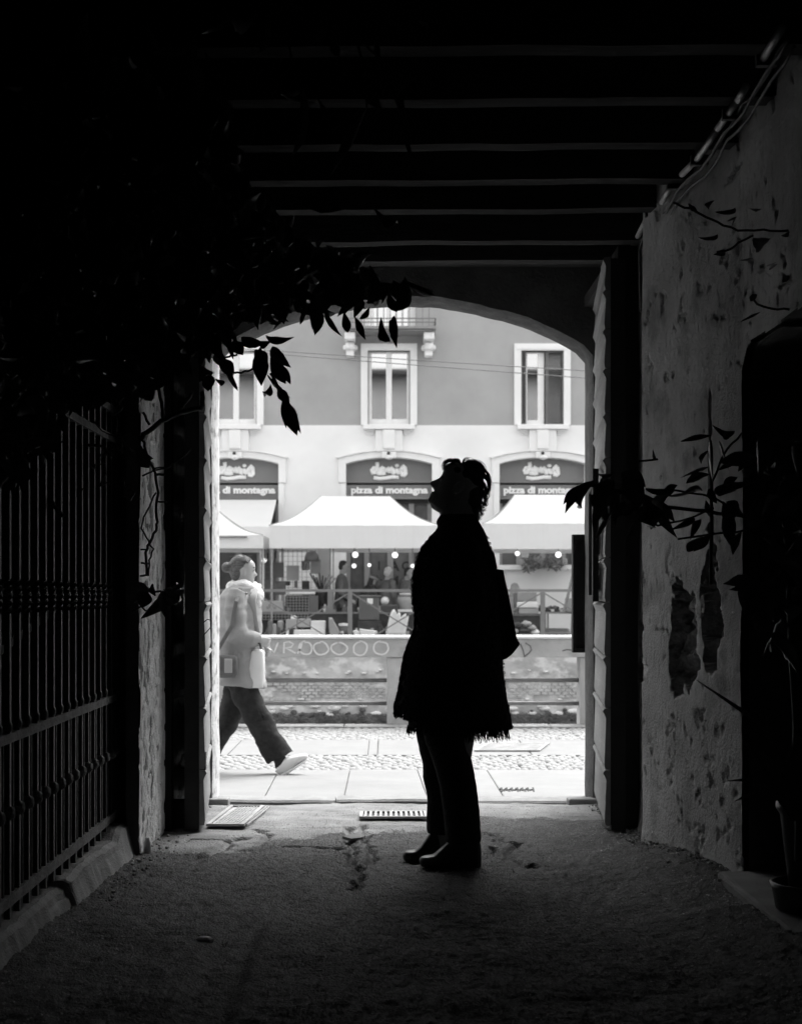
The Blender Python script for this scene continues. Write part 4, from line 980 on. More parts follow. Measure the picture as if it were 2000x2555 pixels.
    if c == 970:
        for (a, e, z0_, z1_) in ((wl + 3, wr - 3, top, fz(828)),): MB().box(fx(a), fx(e), FD + .021, FD + .5, z0_, z1_).build('upper_wall', 'greywall', fb)
        MB().box(fx(wl + 3), fx(wr - 3), FD + .021, FD + .5, fz(640), zt).build('upper_wall', 'greywall', fb)
        MB().box(fx(wl + 3), fx(wr - 3), FD + .34, FD + .4, fz(828), fz(640)).build('balcony_door_glass', 'glass', fb)
        for a in ((-67, -50), (-6, 6), (50, 67), (-44, -38)): MB().box(fx(c + a[0]), fx(c + a[1]), FD + .2, FD + .33, fz(828), fz(640)).build('balcony_door_frame', 'whitep', fb)
    else:
        MB().box(fx(wl + 3), fx(wr - 3), FD + .021, FD + .5, top, fz(640)).build('upper_wall', 'greywall', fb)
        MB().box(fx(wl + 3), fx(wr - 3), FD + .021, FD + .5, fz(640), zt).build('upper_wall', 'greywall', fb)
    # architrave
    b = thing('x', None, None, (0, 0, 0)); bpy.data.objects.remove(b)
    win = MB().box(fx(wl), fx(wr), FD - .06, FD + .02, fz(875), fz(858)).box(fx(wl), fx(wl + 17), FD - .06, FD + .02, fz(1060.5), fz(875)).box(fx(wr - 17), fx(wr), FD - .06, FD + .02, fz(1060.5), fz(875)).build('window', 'white', fb)
    MB().box(fx(wl + 5), fx(wr - 5), FD - .075, FD - .061, fz(872), fz(862)).build('moulding', 'whitep', win)
    MB().box(fx(wl + 17), fx(wl + 20), FD + .05, FD + .3, fz(1060), fz(875)).box(fx(wr - 20), fx(wr - 17), FD + .05, FD + .3, fz(1060), fz(875)).build('reveal', 'greywall', win)
    gz0, gz1 = fz(1057), fz(878)
    if c == 1352:
        wins = [(1314 - 4, 1358)]
        panes = [(1316, 1342)]
        for (a, e) in ((1301, 1312), (1360, 1406)):
            f = MB().box(fx(a), fx(a + 3), FD + .04, FD + .075, fz(1060), fz(875)).box(fx(e - 3), fx(e), FD + .04, FD + .075, fz(1060), fz(875))
            if e - a > 20: f.box(fx(a + 3), fx(a + 8), FD + .04, FD + .075, fz(1060), fz(875))
            f.box(fx(a + 3), fx(e - 3), FD + .045, FD + .07, fz(880), fz(875)).box(fx(a + 3), fx(e - 3), FD + .045, FD + .07, fz(1060), fz(1054)); sh_ = f.build('shutter', 'shutter', win)
            y = 881
            while y < 1053:
                a2 = a + (8 if e - a > 20 else 3)
                o = MB(); M = Matrix.Translation((0, FD + .058, fz(y + 1.7))) @ Matrix.Rotation(R(35), 4, 'X')
                o.box(fx(a2), fx(e - 3), -.018, .018, -.004, .004, M); o.build('louvre', 'shutter', sh_); y += 4.4
        MB().box(fx(1312), fx(1316), FD + .12, FD + .16, fz(1058), fz(877)).box(fx(1342), fx(1358), FD + .12, FD + .16, fz(1058), fz(877)).box(fx(1316), fx(1342), FD + .12, FD + .16, fz(1058), fz(1047)).box(fx(1316), fx(1342), FD + .12, FD + .16, fz(880), fz(877)).build('sash', 'whitep', win)
        MB().box(fx(1316), fx(1342), FD + .14, FD + .15, fz(1047), fz(880)).build('pane', 'glass', win)
        MB().box(fx(1358), fx(1404), FD + .2, FD + .21, fz(1058), fz(877)).build('pane', 'glass', win)
    else:
        q = c - 970
        MB().box(fx(q + 920), fx(q + 927), FD + .12, FD + .16, fz(1058), fz(876)).box(fx(q + 963), fx(q + 977), FD + .10, FD + .17, fz(1058), fz(876)).box(fx(q + 1015), fx(q + 1021), FD + .12, FD + .16, fz(1058), fz(876)).box(fx(q + 927), fx(q + 963), FD + .12, FD + .16, fz(1058), fz(1044)).box(fx(q + 977), fx(q + 1015), FD + .12, FD + .16, fz(1058), fz(1044)).box(fx(q + 927), fx(q + 963), FD + .12, FD + .16, fz(880), fz(876)).box(fx(q + 977), fx(q + 1015), FD + .12, FD + .16, fz(880), fz(876)).build('sash', 'whitep', win)
        for a, e in ((927, 963), (977, 1015)):
            MB().box(fx(q + a), fx(q + e), FD + .14, FD + .15, fz(1044), fz(880)).build('pane', 'glass', win)
# letters on the middle shop glass
for s_, px, py, sz in (('A', 984, 1423, .30), ('C', 1012, 1421, .26), ('I', 945, 1421, .26), ('M', 983, 1458, .26)):
    me = text_mesh(s_, sz, 'window_lettering', .004, .008); me.transform(Matrix.Translation((fx(px), FD + .376, fz(py)))); link('window_lettering', me, 'darkgap', fb)
# balcony over the middle window
bl = MB().box(fx(861), fx(1084), FD - .75, FD + .015, fz(835), fz(829)).box(fx(866), fx(1079), FD - .68, FD + .014, fz(839), fz(835.2)).build('balcony', 'mull', fb)
for c in (874, 1068):
    MB().box(fx(c - 13), fx(c + 13), FD - .6, FD + .01, fz(858), fz(840)).build('bracket', 'whitep', bl, bevel=.02)
    MB().tube([(fx(c - 11), FD - .32, fz(871)), (fx(c + 11), FD - .32, fz(871))], .085, 14).build('scroll', 'whitep', bl, smooth=True)
    MB().box(fx(c - 18), fx(c + 18), FD - .22, FD + .01, fz(877), fz(864)).build('bracket', 'whitep', bl, bevel=.04)
    MB().box(fx(c - 10), fx(c + 10), FD - .3, FD + .01, fz(894), fz(859)).build('bracket', 'whitep', bl, bevel=.03)
zb_, zt_ = fz(829), fz(829) + 1.0
for (a, e) in (((862, FD - .74), (1083, FD - .74)), ((862, FD - .74), (862, FD)), ((1083, FD - .74), (1083, FD))):
    for z in (zb_ + .08, zb_ + .16, zt_): MB().bar((XW(a[0], FD), a[1], z), (XW(e[0], FD), e[1], z), .022).build('balcony_rail', 'rail', bl)
px = 862
while px <= 1083:
    MB().bar((fx(px), FD - .74, zb_), (fx(px), FD - .74, zt_), .014).build('baluster', 'rail', bl); px += 15.8
MB().box(-9.5, -fx(206 + 0) * 0 + fx(cs[0] - bay / 2), FD, FD + .5, 0, 11.5).box(fx(cs[-1] + bay / 2), 9.5, FD, FD + .5, 0, 11.5).build('end_wall', 'greywall', fb)
MB().box(-9.5, 9.5, FD + .51, FD + 9, 0, 11.6).build('house_body', 'greywall', fb)
MB().prism([(-9.9, 11.6), (9.9, 11.6), (9.0, 13.2), (-9.0, 13.2)], FD - .5, FD + 9).build('roof', 'mull', fb)
# neighbours left and right of it, so that the row goes on
for s, lab in ((-1, 'pale rendered house adjoining the arched shop building on its left'), (1, 'pale rendered house adjoining the arched shop building on its right')):
    nbh = thing('neighbour_house', lab, 'building', (s * 17, FD, 0), 'neighbouring houses')
    MB().box(min(s * 9.55, s * 25), max(s * 9.55, s * 25), FD + .1, FD + 9, 0, 10.5).build('wall', 'white', nbh)
    for k in range(5):
        for z in (1.2, 4.9, 8): 
            x = s * (11 + k * 2.9); w = MB().box(x - .5, x + .5, FD + .04, FD + .09, z, z + 1.6).build('window', 'whitep', nbh); MB().box(x - .42, x + .42, FD + .02, FD + .035, z + .08, z + 1.52).build('pane', 'glass', w)
# shop window of the right bay: low wall with sill and planter
xq0, xq1 = fx(1245), fx(1459)
rw = MB().box(xq0, xq1, FD + .05, FD + .28, 0, fz(1410)).build('parapet_wall', 'white', fb)
MB().box(xq0 - .02, xq1 + .02, FD - .04, FD + .29, fz(1421), fz(1409.6)).build('sill', 'whitep', fb)

# ================================================================ MARKET
def pbox(px0, px1, py0, py1, d, dep, zbot=None):
    return MB().box(XW(px0, d), XW(px1, d), d, d + dep, ZW(py1, d) if zbot is None else zbot, ZW(py0, d))
def obox(name, lab, cat, px0, px1, py0, py1, d, dep, m, group=None, bevel=.01, zbot=None):
    return tag(pbox(px0, px1, py0, py1, d, dep, zbot).build(name, m, bevel=bevel), lab, cat, group)
def gazebo(lab, r0, r1, e0, e1, yt, ye, yb, d, dep, grp):
    t = thing('market_gazebo', lab, 'gazebo', (XW((e0 + e1) / 2, d), d + dep / 2, 0), grp)
    f = XW(e1, d) - XW(e0, d); zt, ze, zb = ZW(yt, d), ZW(ye, d), ZW(yb, d); x0, x1 = XW(e0, d), XW(e1, d); q0, q1 = XW(r0, d), XW(r1, d)
    rg = []; n = 10
    for i in range(n + 1):                           # concave tent profile
        u = i / n; c = u ** .72 * .0 + u; sag = .10 * math.sin(math.pi * u)
        z = ze + (zt - ze) * u - sag; xa = x0 + (q0 - x0) * u; xb = x1 + (q1 - x1) * u; ya = d + (dep * .5 - .03) * u; yb_ = d + dep - (dep * .5 - .03) * u
        ring = []
        for (ax, ay, bx, by) in ((xa, ya, xb, ya), (xb, ya, xb, yb_), (xb, yb_, xa, yb_), (xa, yb_, xa, ya)):
            for k in range(6): ring.append(Vector((ax + (bx - ax) * k / 6, ay + (by - ay) * k / 6, z - .03 * math.sin(math.pi * k / 6) * (1 - u) * math.sin(math.pi * u))))
        rg.append(ring)
    MB().rings(rg, True).build('canopy_roof', 'canopy', t)
    for (ax, ay, bx, by) in ((x0, d, x1, d), (x0, d + dep, x1, d + dep), (x0, d, x0, d + dep), (x1, d, x1, d + dep)):
        b = MB(); rg = []
        for k in range(25):
            u = k / 24; p = Vector((ax + (bx - ax) * u, ay + (by - ay) * u, 0)); o = .006 * math.sin(u * 40)
            rg.append([p + Vector((o, o, ze)), p + Vector((o + .006, o + .006, ze)), p + Vector((o + .006, o + .006, zb)), p + Vector((o, o, zb))])
        b.rings(rg).build('valance', 'canopy', t)
    for (ax, ay, bx, by) in ((x0, d, q0, d + dep * .5), (x1, d, q1, d + dep * .5), (x0, d + dep, q0, d + dep * .5), (x1, d + dep, q1, d + dep * .5)):
        P = [Vector((ax + (bx - ax) * i / n, ay + (by - ay) * i / n, ze + (zt - ze) * i / n - .10 * math.sin(math.pi * i / n) + .004)) for i in range(n + 1)]
        MB().tube(P, .012, 5).build('seam', 'lightg', t)
    for x in (x0 + .04, x1 - .04):
        for y in (d + .05, d + dep - .05): MB().bar((x, y, 0), (x, y, ze), .035).build('leg', 'steel', t)
    return t
gazebo('white market gazebo in the middle, its right slope ending behind the woman', 792, 972, 672, 1098, 1226, 1311, 1368, 26.9, 2.8, 'white market gazebos')
gazebo('white market gazebo at the right, seen between the woman and the arch', 1300, 1480, 1204, 1600, 1222, 1306, 1370, 26.95, 2.8, 'white market gazebos')
gazebo('white market gazebo at the left edge with a dark slot above its valance', 300, 520, 240, 655, 1262, 1335, 1368, 26.85, 2.8, 'white market gazebos')
MB_ = obox('canopy_bar', 'thin dark bar above the valance of the left gazebo', 'bar', 540, 616, 1338, 1342, 26.8, .03, 'rail', bevel=0)
aw = thing('shop_awning', 'white cloth awning over the left shop front', 'awning', (fx(588), FD, fz(1250)))
x0, x1 = fx(485), fx(690)
MB().add([(x0, FD - .02, fz(1247)), (x1, FD - .02, fz(1247)), (x1 - .02, FD - 1.5, fz(1322)), (x0, FD - 1.5, fz(1322)), (x0, FD - .02, fz(1247) - .02), (x1, FD - .02, fz(1247) - .02), (x1 - .02, FD - 1.5, fz(1322) - .02), (x0, FD - 1.5, fz(1322) - .02)], [(0, 1, 2, 3), (7, 6, 5, 4), (0, 3, 7, 4), (1, 5, 6, 2), (3, 2, 6, 7), (0, 4, 5, 1)]).build('cloth', 'canopy', aw)
MB().box(x0, x1 - .02, FD - 1.52, FD - 1.5, fz(1322) - .25, fz(1322)).build('valance', 'canopy', aw)
# quay railing
rl = thing('quay_railing', 'grey metal railing with crossed braces along the far quay', 'railing', (0, 26.1, 0))
zt, zm, zb = ZW(1470, 26.1), ZW(1527, 26.1), .1
for z, w in ((zt, .05), (zb, .03)): MB().box(-14, 14, 26.08, 26.12, z - w, z).build('rail', 'railg', rl)
k0 = XW(873, 26.1); st_ = XW(965 + 240, 26.1)
for k in range(-8, 9):
    x = k0 + k * st_; MB().box(x - .04, x + .04, 26.07, 26.13, 0, zt - .051).build('post', 'railg', rl)
    a = (x + .041, 26.1, zt - .08); b_ = (x + st_ - .041, 26.1, zb); c_ = (x + .041, 26.1, zb); e = (x + st_ - .041, 26.1, zt - .08)
    MB().bar(a, b_, .022).build('brace', 'railg', rl); MB().bar(Vector(c_) + Vector((0, .024, 0)), Vector(e) + Vector((0, .024, 0)), .022).build('brace', 'railg', rl)
# tables and bench
def table(lab, px0, px1, py, d, dep, m, skirt=None, grp=None):
    t = thing('market_table', lab, 'table', (XW((px0 + px1) / 2, d), d, 0), grp); z = ZW(py, d)
    MB().box(XW(px0, d), XW(px1, d), d, d + dep, z - .035, z).build('tabletop', m, t)
    for x in (XW(px0, d) + .05, XW(px1, d) - .05):
        for y in (d + .05, d + dep - .05): MB().bar((x, y, 0), (x, y, z - .036), .03).build('leg', 'rail', t)
    if skirt: MB().box(XW(px0, d) + .02, XW(px1, d) - .02, d + .02, d + .03, skirt, z - .036).build('skirt', 'dark', t)
    return t
table('long market table with dark skirt under the middle gazebo', 600, 1060, 1527, 27.2, .75, 'railg', .25)
table('low trestle bench in front of the long market table', 600, 1060, 1585, 26.45, .5, 'card')
table('market table with grey cloth behind the white box at the right', 1262, 1352, 1532, 27.2, .7, 'mid', .1)
table('narrow market table at the right edge with black trays on it', 1360, 1470, 1527, 27.2, .6, 'mull')
table('low bench heaped with folded clothes at the right', 1262, 1352, 1583, 26.45, .5, 'card')
D1, D2 = 27.25, 26.5
obox('cardboard_box', 'grey cardboard box with printed emblem on the long table, leftmost', 'box', 648, 707, 1499, 1526.8, D1, .4, 'card')
MB_ = MB(); em = bpy.data.objects['cardboard_box']
for c in ((676, 1511, .05), (668, 1516, .03), (686, 1516, .03)): MB().ball(W(c[0], c[1], D1 - .004), (c[2], .003, c[2]), 10, 6).build('emblem', 'mull', em)
def wire_crate(lab, px0, px1, py0, py1, d, dep, nx_, nz_):
    t = thing('wire_crate', lab, 'crate', W((px0 + px1) / 2, py1, d), 'wire crates'); x0, x1, z0, z1_ = XW(px0, d), XW(px1, d), ZW(py1, d), ZW(py0, d)
    MB().box(x0 + .01, x1 - .01, d + dep - .02, d + dep, z0, z1_ - .02).box(x0 + .01, x1 - .01, d + .05, d + dep - .03, z0, z0 + .02).build('lining', 'dark', t)
    MB().box(x0 + .02, x1 - .02, d + .03, d + .04, z0 + .02, z1_ - .03).build('contents', 'dark', t)
    for i in range(nx_ + 1): x = x0 + (x1 - x0) * i / nx_; MB().box(x - .006, x + .006, d, d + .012, z0, z1_).build('wire', 'mull', t)
    for j in range(nz_ + 1): z = z0 + (z1_ - z0) * j / nz_; MB().box(x0, x1, d - .013, d - .001, z - .006, z + .006).build('wire', 'mull', t)
wire_crate('dark wire grid crate in the middle of the long table', 709, 770, 1483, 1526.8, D1, .4, 8, 6)
wire_crate('low wire crate under the left end of the long table', 655, 768, 1532, 1546, 27.1, .3, 14, 2)
obox('storage_case', 'black upright storage case on the table right of the wire crate', 'case', 771, 794, 1486, 1526.8, D1, .35, 'grey')
tag(MB().lathe((XW(803, 27.4), 27.5, 0), [(.11, ZW(1526.5, 27.5)), (.14, ZW(1476, 27.5)), (.145, ZW(1473, 27.5)), (.12, ZW(1473, 27.5)), (.10, ZW(1500, 27.5))], 18).build('waste_bin', 'dark', smooth=True), 'black round bin on the long table holding a bunch of rods', 'bin')
rd = thing('rod_bunch', 'bunch of dark rods standing spread in the black bin', 'rods', W(800, 1475, 27.5))
for k in range(9): MB().tube([W(798 + k * 1.2, 1476, 27.5 + .02 * (k % 3)), W(773 + k * 8, 1430 + (k * 5) % 14, 27.5 + .03 * (k % 3))], .016, 6).build('rod', 'dark' if k < 6 else 'mull', rd, smooth=True)
pd = thing('display_pedestal', 'grey square pedestal with stepped foot on the long table beside the jacketed man', 'pedestal', W(825, 1527, D1))
pbox(817, 831, 1472, 1520, D1, .12).build('column', 'railg', pd); pbox(812, 838, 1520.3, 1526.8, D1 - .03, .18).build('foot', 'railg', pd)
obox('tray', 'flat white tray lying over the wire crate', 'tray', 722, 786, 1474, 1482, D1 + .02, .35, 'paper')
obox('tray', 'low white tray on the crate top, half hidden by the wider tray', 'tray', 752, 785, 1482.3, 1486, D1 + .42, .2, 'paper')
# hanging display panel
dp = thing('grid_panel', 'tall wire grid display panel hung with frames behind the long table', 'display panel', (XW(715, 27.9), 27.9, 0))
for i in range(13): x = XW(650 + i * 11.5, 27.9); MB().bar((x, 27.9, .1), (x, 27.9, ZW(1372, 27.9)), .009).build('wire', 'mull', dp)
for j in range(9): z = ZW(1375 + j * 13, 27.9); MB().bar((XW(650, 27.9), 27.89, z), (XW(788, 27.9), 27.89, z), .006).build('wire', 'railg', dp)
for lab, a, b_, c_, e, m in (('dark square panel hung on the wire display, upper left', 674, 708, 1403, 1441, 'grey'), ('pale square panel hung in the middle of the wire display', 715, 746, 1411, 1448, 'lightg'), ('small dark panel hung low on the wire display', 664, 683, 1447, 1470, 'grey'), ('mid grey panel hung below the dark square one', 684, 713, 1450, 1484, 'mid'), ('small dark woven panel near the right of the wire display', 753, 772, 1449, 1471, 'dark'), ('small dark square hung beside the pale panel', 712, 724, 1450, 1461, 'dark'), ('narrow dark strip hung between two pale gaps', 734, 742, 1449, 1467, 'mid')):
    obox('hung_panel', lab, 'panel', a, b_, c_, e, 27.80, .03, m, bevel=.004)
cu = thing('ribbon_rack', 'dark rack of hanging striped ribbons at the top left of the stall', 'ribbons', W(672, 1370, 27.7))
for k in range(13):
    x = 653 + k * 3.1; pbox(x, x + 2.4, 1369, 1398 + 6 * math.sin(k * 2.1), 27.7, .012).build('ribbon', 'dark' if k % 3 else 'lightg', cu)
lp = thing('dome_lampshade', 'grey dome lampshade hanging in the stall behind the long table', 'lampshade', W(777, 1395, 27.6))
MB().lathe((XW(777, 27.6), 27.7, 0), [(.145, ZW(1400, 27.6)), (.14, ZW(1390, 27.6)), (.11, ZW(1380, 27.6)), (.05, ZW(1375, 27.6)), (0, ZW(1374, 27.6))], 20).build('shade', 'railg', lp, smooth=True)
bkt = thing('pleated_bucket', 'dark pleated bucket bag hanging under the dome lampshade', 'bag', W(763, 1424, 27.55))
for k in range(7): pbox(751 + k * 3.2 + (0 if k else 1), 753.6 + k * 3.2, 1399, 1423 - (2 if k in (0, 6) else 0), 27.5 + .02 * (k % 2), .03).build('pleat', 'dark', bkt)
obox('hanging_cloth', 'pale grey cloth hanging behind the pleated bucket bag', 'cloth', 774, 800, 1396, 1432, 27.85, .03, 'lightg')
obox('hanging_cloth', 'white cloth sheet hanging beside the doorway of the middle shop', 'cloth', 792, 826, 1368, 1470, 28.3, .03, 'paper')
for k, (px, w) in enumerate(((657, 4), (677, 2), (822, 3), (830, 3))):
    tag(MB().bar((XW(px, 27.6), 27.6 + .1 * k, 0), (XW(px, 27.6), 27.6 + .1 * k, ZW(1368, 27.6)), w / F * 27).build('stall_pole', 'lightg' if k > 1 else 'whitep'), ['thick white upright pole at the left of the stall', 'thin pale upright pole in front of the dark panel', 'pale upright pole left of the jacketed man', 'right of two pale poles beside the jacketed man'][k], 'pole')
# goods on the low bench
obox('cardboard_box', 'grey cardboard box on the low bench, left one of the pair', 'box', 713, 740, 1545, 1571, D2 + .1, .3, 'card')
obox('cardboard_box', 'grey cardboard box on the low bench, right one of the pair', 'box', 741.5, 774, 1544, 1565, D2 + .12, .3, 'card')
tag(MB().ball(W(733, 1542, D2 + .2), (.06, .05, .05), 8, 5).build('crumpled_paper', 'paper', smooth=True), 'crumpled white paper on top of the left cardboard box', 'paper')
obox('white_box', 'wide white box at the front of the bench below the cardboard pair', 'box', 714, 811, 1571.5, 1588, D2, .2, 'paper')
obox('white_box', 'tall white box on the bench right of the cardboard pair', 'box', 775.5, 811, 1549, 1571, D2 + .05, .3, 'paper')
for k in range(5): obox('bundle', ['small grey bundle at the left end of the bench', 'pale small bundle beside the walking woman', 'mid grey bundle on the bench behind the pale one', 'lower grey bundle left of the wide white box', 'dark bundle touching the wide white box'][k], 'bundle', 668 + k * 8, 680 + k * 9, 1548 + (k % 3) * 8, 1588, D2 + .05 + .05 * k, .12, ['mid', 'lightg', 'mid', 'lightg', 'grey'][k], bevel=.03)
def sack(name, lab, cat, pts, d, m, th=.12):
    P = [W(x, y, d) for x, y in pts]; c = sum(P, Vector()) / len(P); rg = []
    for k, s in enumerate((.80, .97, 1.0, .97, .80)):
        rg.append([c + (p - c) * s + Vector((.008 * nz(i * 2.3, k), (k - 2) * th / 4, .008 * nz(i, k * 3))) for i, p in enumerate(P)])
    return tag(MB().rings(rg).build(name, m, smooth=False, bevel=.006), lab, cat)
sack('plastic_bag', 'crinkled half transparent bag leaning on the bench near the white boxes', 'bag', [(820, 1541), (828, 1540), (834, 1552), (843, 1566), (848, 1578), (844, 1588), (824, 1588), (820, 1565)], D2, 'lightg')
sack('carrier_bag', 'bulging white plastic carrier bag with knotted handles beside the woman', 'bag', [(964, 1588), (967, 1560), (972, 1535), (978, 1522), (983, 1520), (988, 1527), (990, 1534), (995, 1527), (998, 1530), (999, 1542), (1006, 1534), (1013, 1530), (1012, 1542), (1020, 1537), (1016, 1560), (1010, 1588)], 26.35, 'plastic', .2)
tag(MB().lathe((XW(858, D2), D2 + .1, 0), [(.09, ZW(1588, D2)), (.1, ZW(1562, D2)), (.1, ZW(1562, D2))], 14).build('tub', 'grey', smooth=True), 'grey tub with white lid on the bench by the railing post', 'tub')
MB().lathe((XW(858, D2), D2 + .1, 0), [(.105, ZW(1561.8, D2)), (.105, ZW(1556, D2)), (.0, ZW(1555, D2))], 14).build('lid', 'paper', bpy.data.objects['tub'])
sc = thing('suitcase', 'grey hard suitcase with a white label standing behind the railing', 'suitcase', W(920, 1548, 26.9))
pbox(895, 946, 1488, 1548, 26.6, .22).build('shell', 'grey', sc, bevel=.03); pbox(916, 930, 1493, 1507, 26.585, .01).build('sticker', 'paper', sc, bevel=.002); pbox(893, 950, 1485, 1490, 26.58, .26).build('lid_rim', 'mid', sc, bevel=.01)
obox('plinth', 'dark plinth carrying the grey suitcase', 'plinth', 892, 950, 1548.6, 1572, 26.6, .3, 'dark', zbot=ZW(1575, 26.6))
tag(MB().ball(W(960, 1499, 27.3), .078, 18, 12).build('globe', 'plastic', smooth=True), 'matt white globe on the green crate', 'globe')
obox('crate', 'ribbed grey crate under the white globe on the long table', 'crate', 949, 992, 1509, 1526.8, 27.2, .3, 'mid')
for k in range(3): pbox(949, 992, 1512 + k * 5, 1513.5 + k * 5, 27.185, .012).build('rib', 'grey', bpy.data.objects['crate'])
ob = thing('open_carton', 'open white carton tipped on the bench in front of the plinth', 'carton', W(920, 1588, D2))
sack('x', 'x', 'x', [(896, 1568), (942, 1574), (938, 1588), (898, 1588)], D2, 'paper', .2).parent = None
o = bpy.data.objects['x']; o.name = 'front'; o.parent = ob; o.matrix_parent_inverse = Matrix.Translation(-Vector(ob.location))
for k in ('label', 'category'): del o[k]
sack('cloth_bundle', 'small white cloth bundle left of the open carton', 'cloth', [(880, 1574), (888, 1571), (896, 1575), (898, 1588), (884, 1588)], D2, 'paper')
sack('dark_sack', 'small black sack between the carton and the carrier bag', 'sack', [(943, 1560), (949, 1555), (955, 1566), (956, 1588), (941, 1588)], D2 + .1, 'dark')
tb = thing('storage_tub', 'stacked pale plastic tubs with clear sides on the table beside the coat', 'tub', W(1015, 1527, 27.2))
MB().lathe((XW(1013, 27.2), 27.4, 0), [(.13, ZW(1520, 27.2)), (.17, ZW(1498, 27.2)), (.165, ZW(1490, 27.2)), (.15, ZW(1489, 27.2))], 20).build('tub', 'lightg', tb, smooth=True)
for k in range(3): MB().lathe((XW(1014 + 2 * k, 27.2), 27.4, 0), [(.16 - .01 * k, ZW(1489 - 5 * k, 27.2)), (.165 - .01 * k, ZW(1485 - 5 * k, 27.2)), (.0, ZW(1484.6 - 5 * k, 27.2))], 20).build('lid', 'plastic' if k % 2 else 'railg', tb, smooth=True)
pbox(992, 1032, 1520.5, 1526.8, 27.15, .3).build('base', 'paper', tb)
# right-hand stall
wb = thing('white_lidded_box', 'white lidded box on the market table just right of the tote bag', 'box', W(1316, 1531, 27.25))
pbox(1294, 1343, 1517, 1531.5, 27.25, .35).build('body', 'lightg', wb, bevel=.01); pbox(1289, 1341, 1502, 1516.6, 27.22, .4).build('lid', 'plastic', wb, bevel=.02)
obox('bottle_box', 'slim grey carton standing left of the white lidded box', 'carton', 1281, 1290, 1480, 1528, 27.3, .1, 'mid')
obox('back_panel', 'low pale panel standing behind the white lidded box', 'panel', 1288, 1338, 1478, 1500, 27.75, .04, 'lightg')
ch = thing('clothes_heap', 'heap of dark and pale folded clothes on the low bench at the right', 'clothes', W(1310, 1580, 26.55))
for k, (px, py, rx, rz, m) in enumerate([(1288, 1560, .10, .06, 'dark'), (1284, 1574, .07, .06, 'lightg'), (1312, 1556, .10, .05, 'lightg'), (1325, 1566, .10, .05, 'lightg'), (1305, 1572, .14, .04, 'mid'), (1334, 1578, .09, .06, 'plastic'), (1300, 1582, .16, .04, 'mid'), (1320, 1582, .14, .04, 'mid'), (1308, 1549, .05, .02, 'dark')]):
    b = MB(); p = W(px, py, 26.6 + .02 * k); b.ball((0, 0, 0), (rx, .12, rz), 12, 8); b.v = [(x * (1 + .3 * nz(x * 12, z * 12, k)) + p.x, y + p.y, z * (1 + .5 * nz(x * 14, y * 14, k)) + p.z) for x, y, z in b.v]
    b.build('garment', m, ch, smooth=True)
bt = thing('trinket_tray', 'black tray of small dark goods on the narrow right-hand table', 'tray', W(1380, 1523, 27.3))
pbox(1361, 1392, 1521.5, 1526.5, 27.3, .3).build('tray', 'dark', bt)
for k in range(7): MB().ball(W(1364 + k * 4.4, 1519 - (k * 7 % 5), 27.35), (.03, .05, .035), 7, 5).build('goods', ['dark', 'mid', 'grey'][k % 3], bt, smooth=True)
ez = thing('easel', 'dark folding easel leaning at the far right of the market', 'easel', W(1420, 1530, 27.0))
MB().bar(W(1432, 1420, 26.9), W(1406, 1525, 27.0), .07, .03).build('leg', 'mull', ez); MB().bar(W(1434, 1420, 26.9), W(1440, 1590, 27.0), .05, .03).build('leg', 'mull', ez); MB().bar(W(1431, 1420, 26.9), W(1425, 1590, 27.5), .04, .03).build('leg', 'mull', ez)
obox('carton_stack', 'pale stack of cartons at the foot of the easel', 'cartons', 1413, 1440, 1493, 1526.8, 27.05, .3, 'lightg')
obox('floor_roll', 'pale grey floor roll on the ground by the right-hand table', 'roll', 1358, 1422, 1568, 1584, 27.6, .2, 'lightg', bevel=.05, zbot=0)
obox('dark_mat', 'dark mat spread below the right-hand table', 'mat', 1345, 1450, 1578, 1590, 26.5, .2, 'mid', bevel=.03, zbot=ZW(1600, 26.5))
pl = thing('planter', 'window box with trailing plants on the sill of the right shop front', 'planter', (fx(1360), FD - .1, fz(1410)))
MB().box(fx(1295), fx(1310), FD - .2, FD - .05, fz(1409), fz(1396)).build('box', 'lightg', pl, bevel=.01); MB().box(fx(1318), fx(1398), FD - .2, FD - .05, fz(1412), fz(1406)).build('box', 'dark', pl, bevel=.01); MB().box(fx(1399), fx(1412), FD - .2, FD - .05, fz(1409), fz(1394)).build('box', 'lightg', pl, bevel=.01)
specs = []
for _ in range(700):
    c = random.choice([1322, 1326, 1350, 1378, 1385]); px = random.gauss(c, 8); py = random.gauss(1403, 9 if c in (1322, 1326, 1385) else 6); p = W(px, py, FD - .2 + random.uniform(-.12, .12)); a = random.uniform(-math.pi, math.pi); L = random.uniform(.05, .1)
    specs.append((p, p + Vector((math.cos(a) * L, random.uniform(-.03, .03), math.sin(a) * L)), L * .45, random.uniform(-1, 1)))
MT['leafp'] = mat('pale_foliage', .2, .6, .3, 8)
mass('foliage', pl, specs, 'leafp')
sack('hanging_sheet', 'white sheet hanging in front of the right shop window', 'sheet', [(1297, 1372), (1320, 1372), (1316, 1392), (1300, 1391)], 29.9, 'paper', .03)
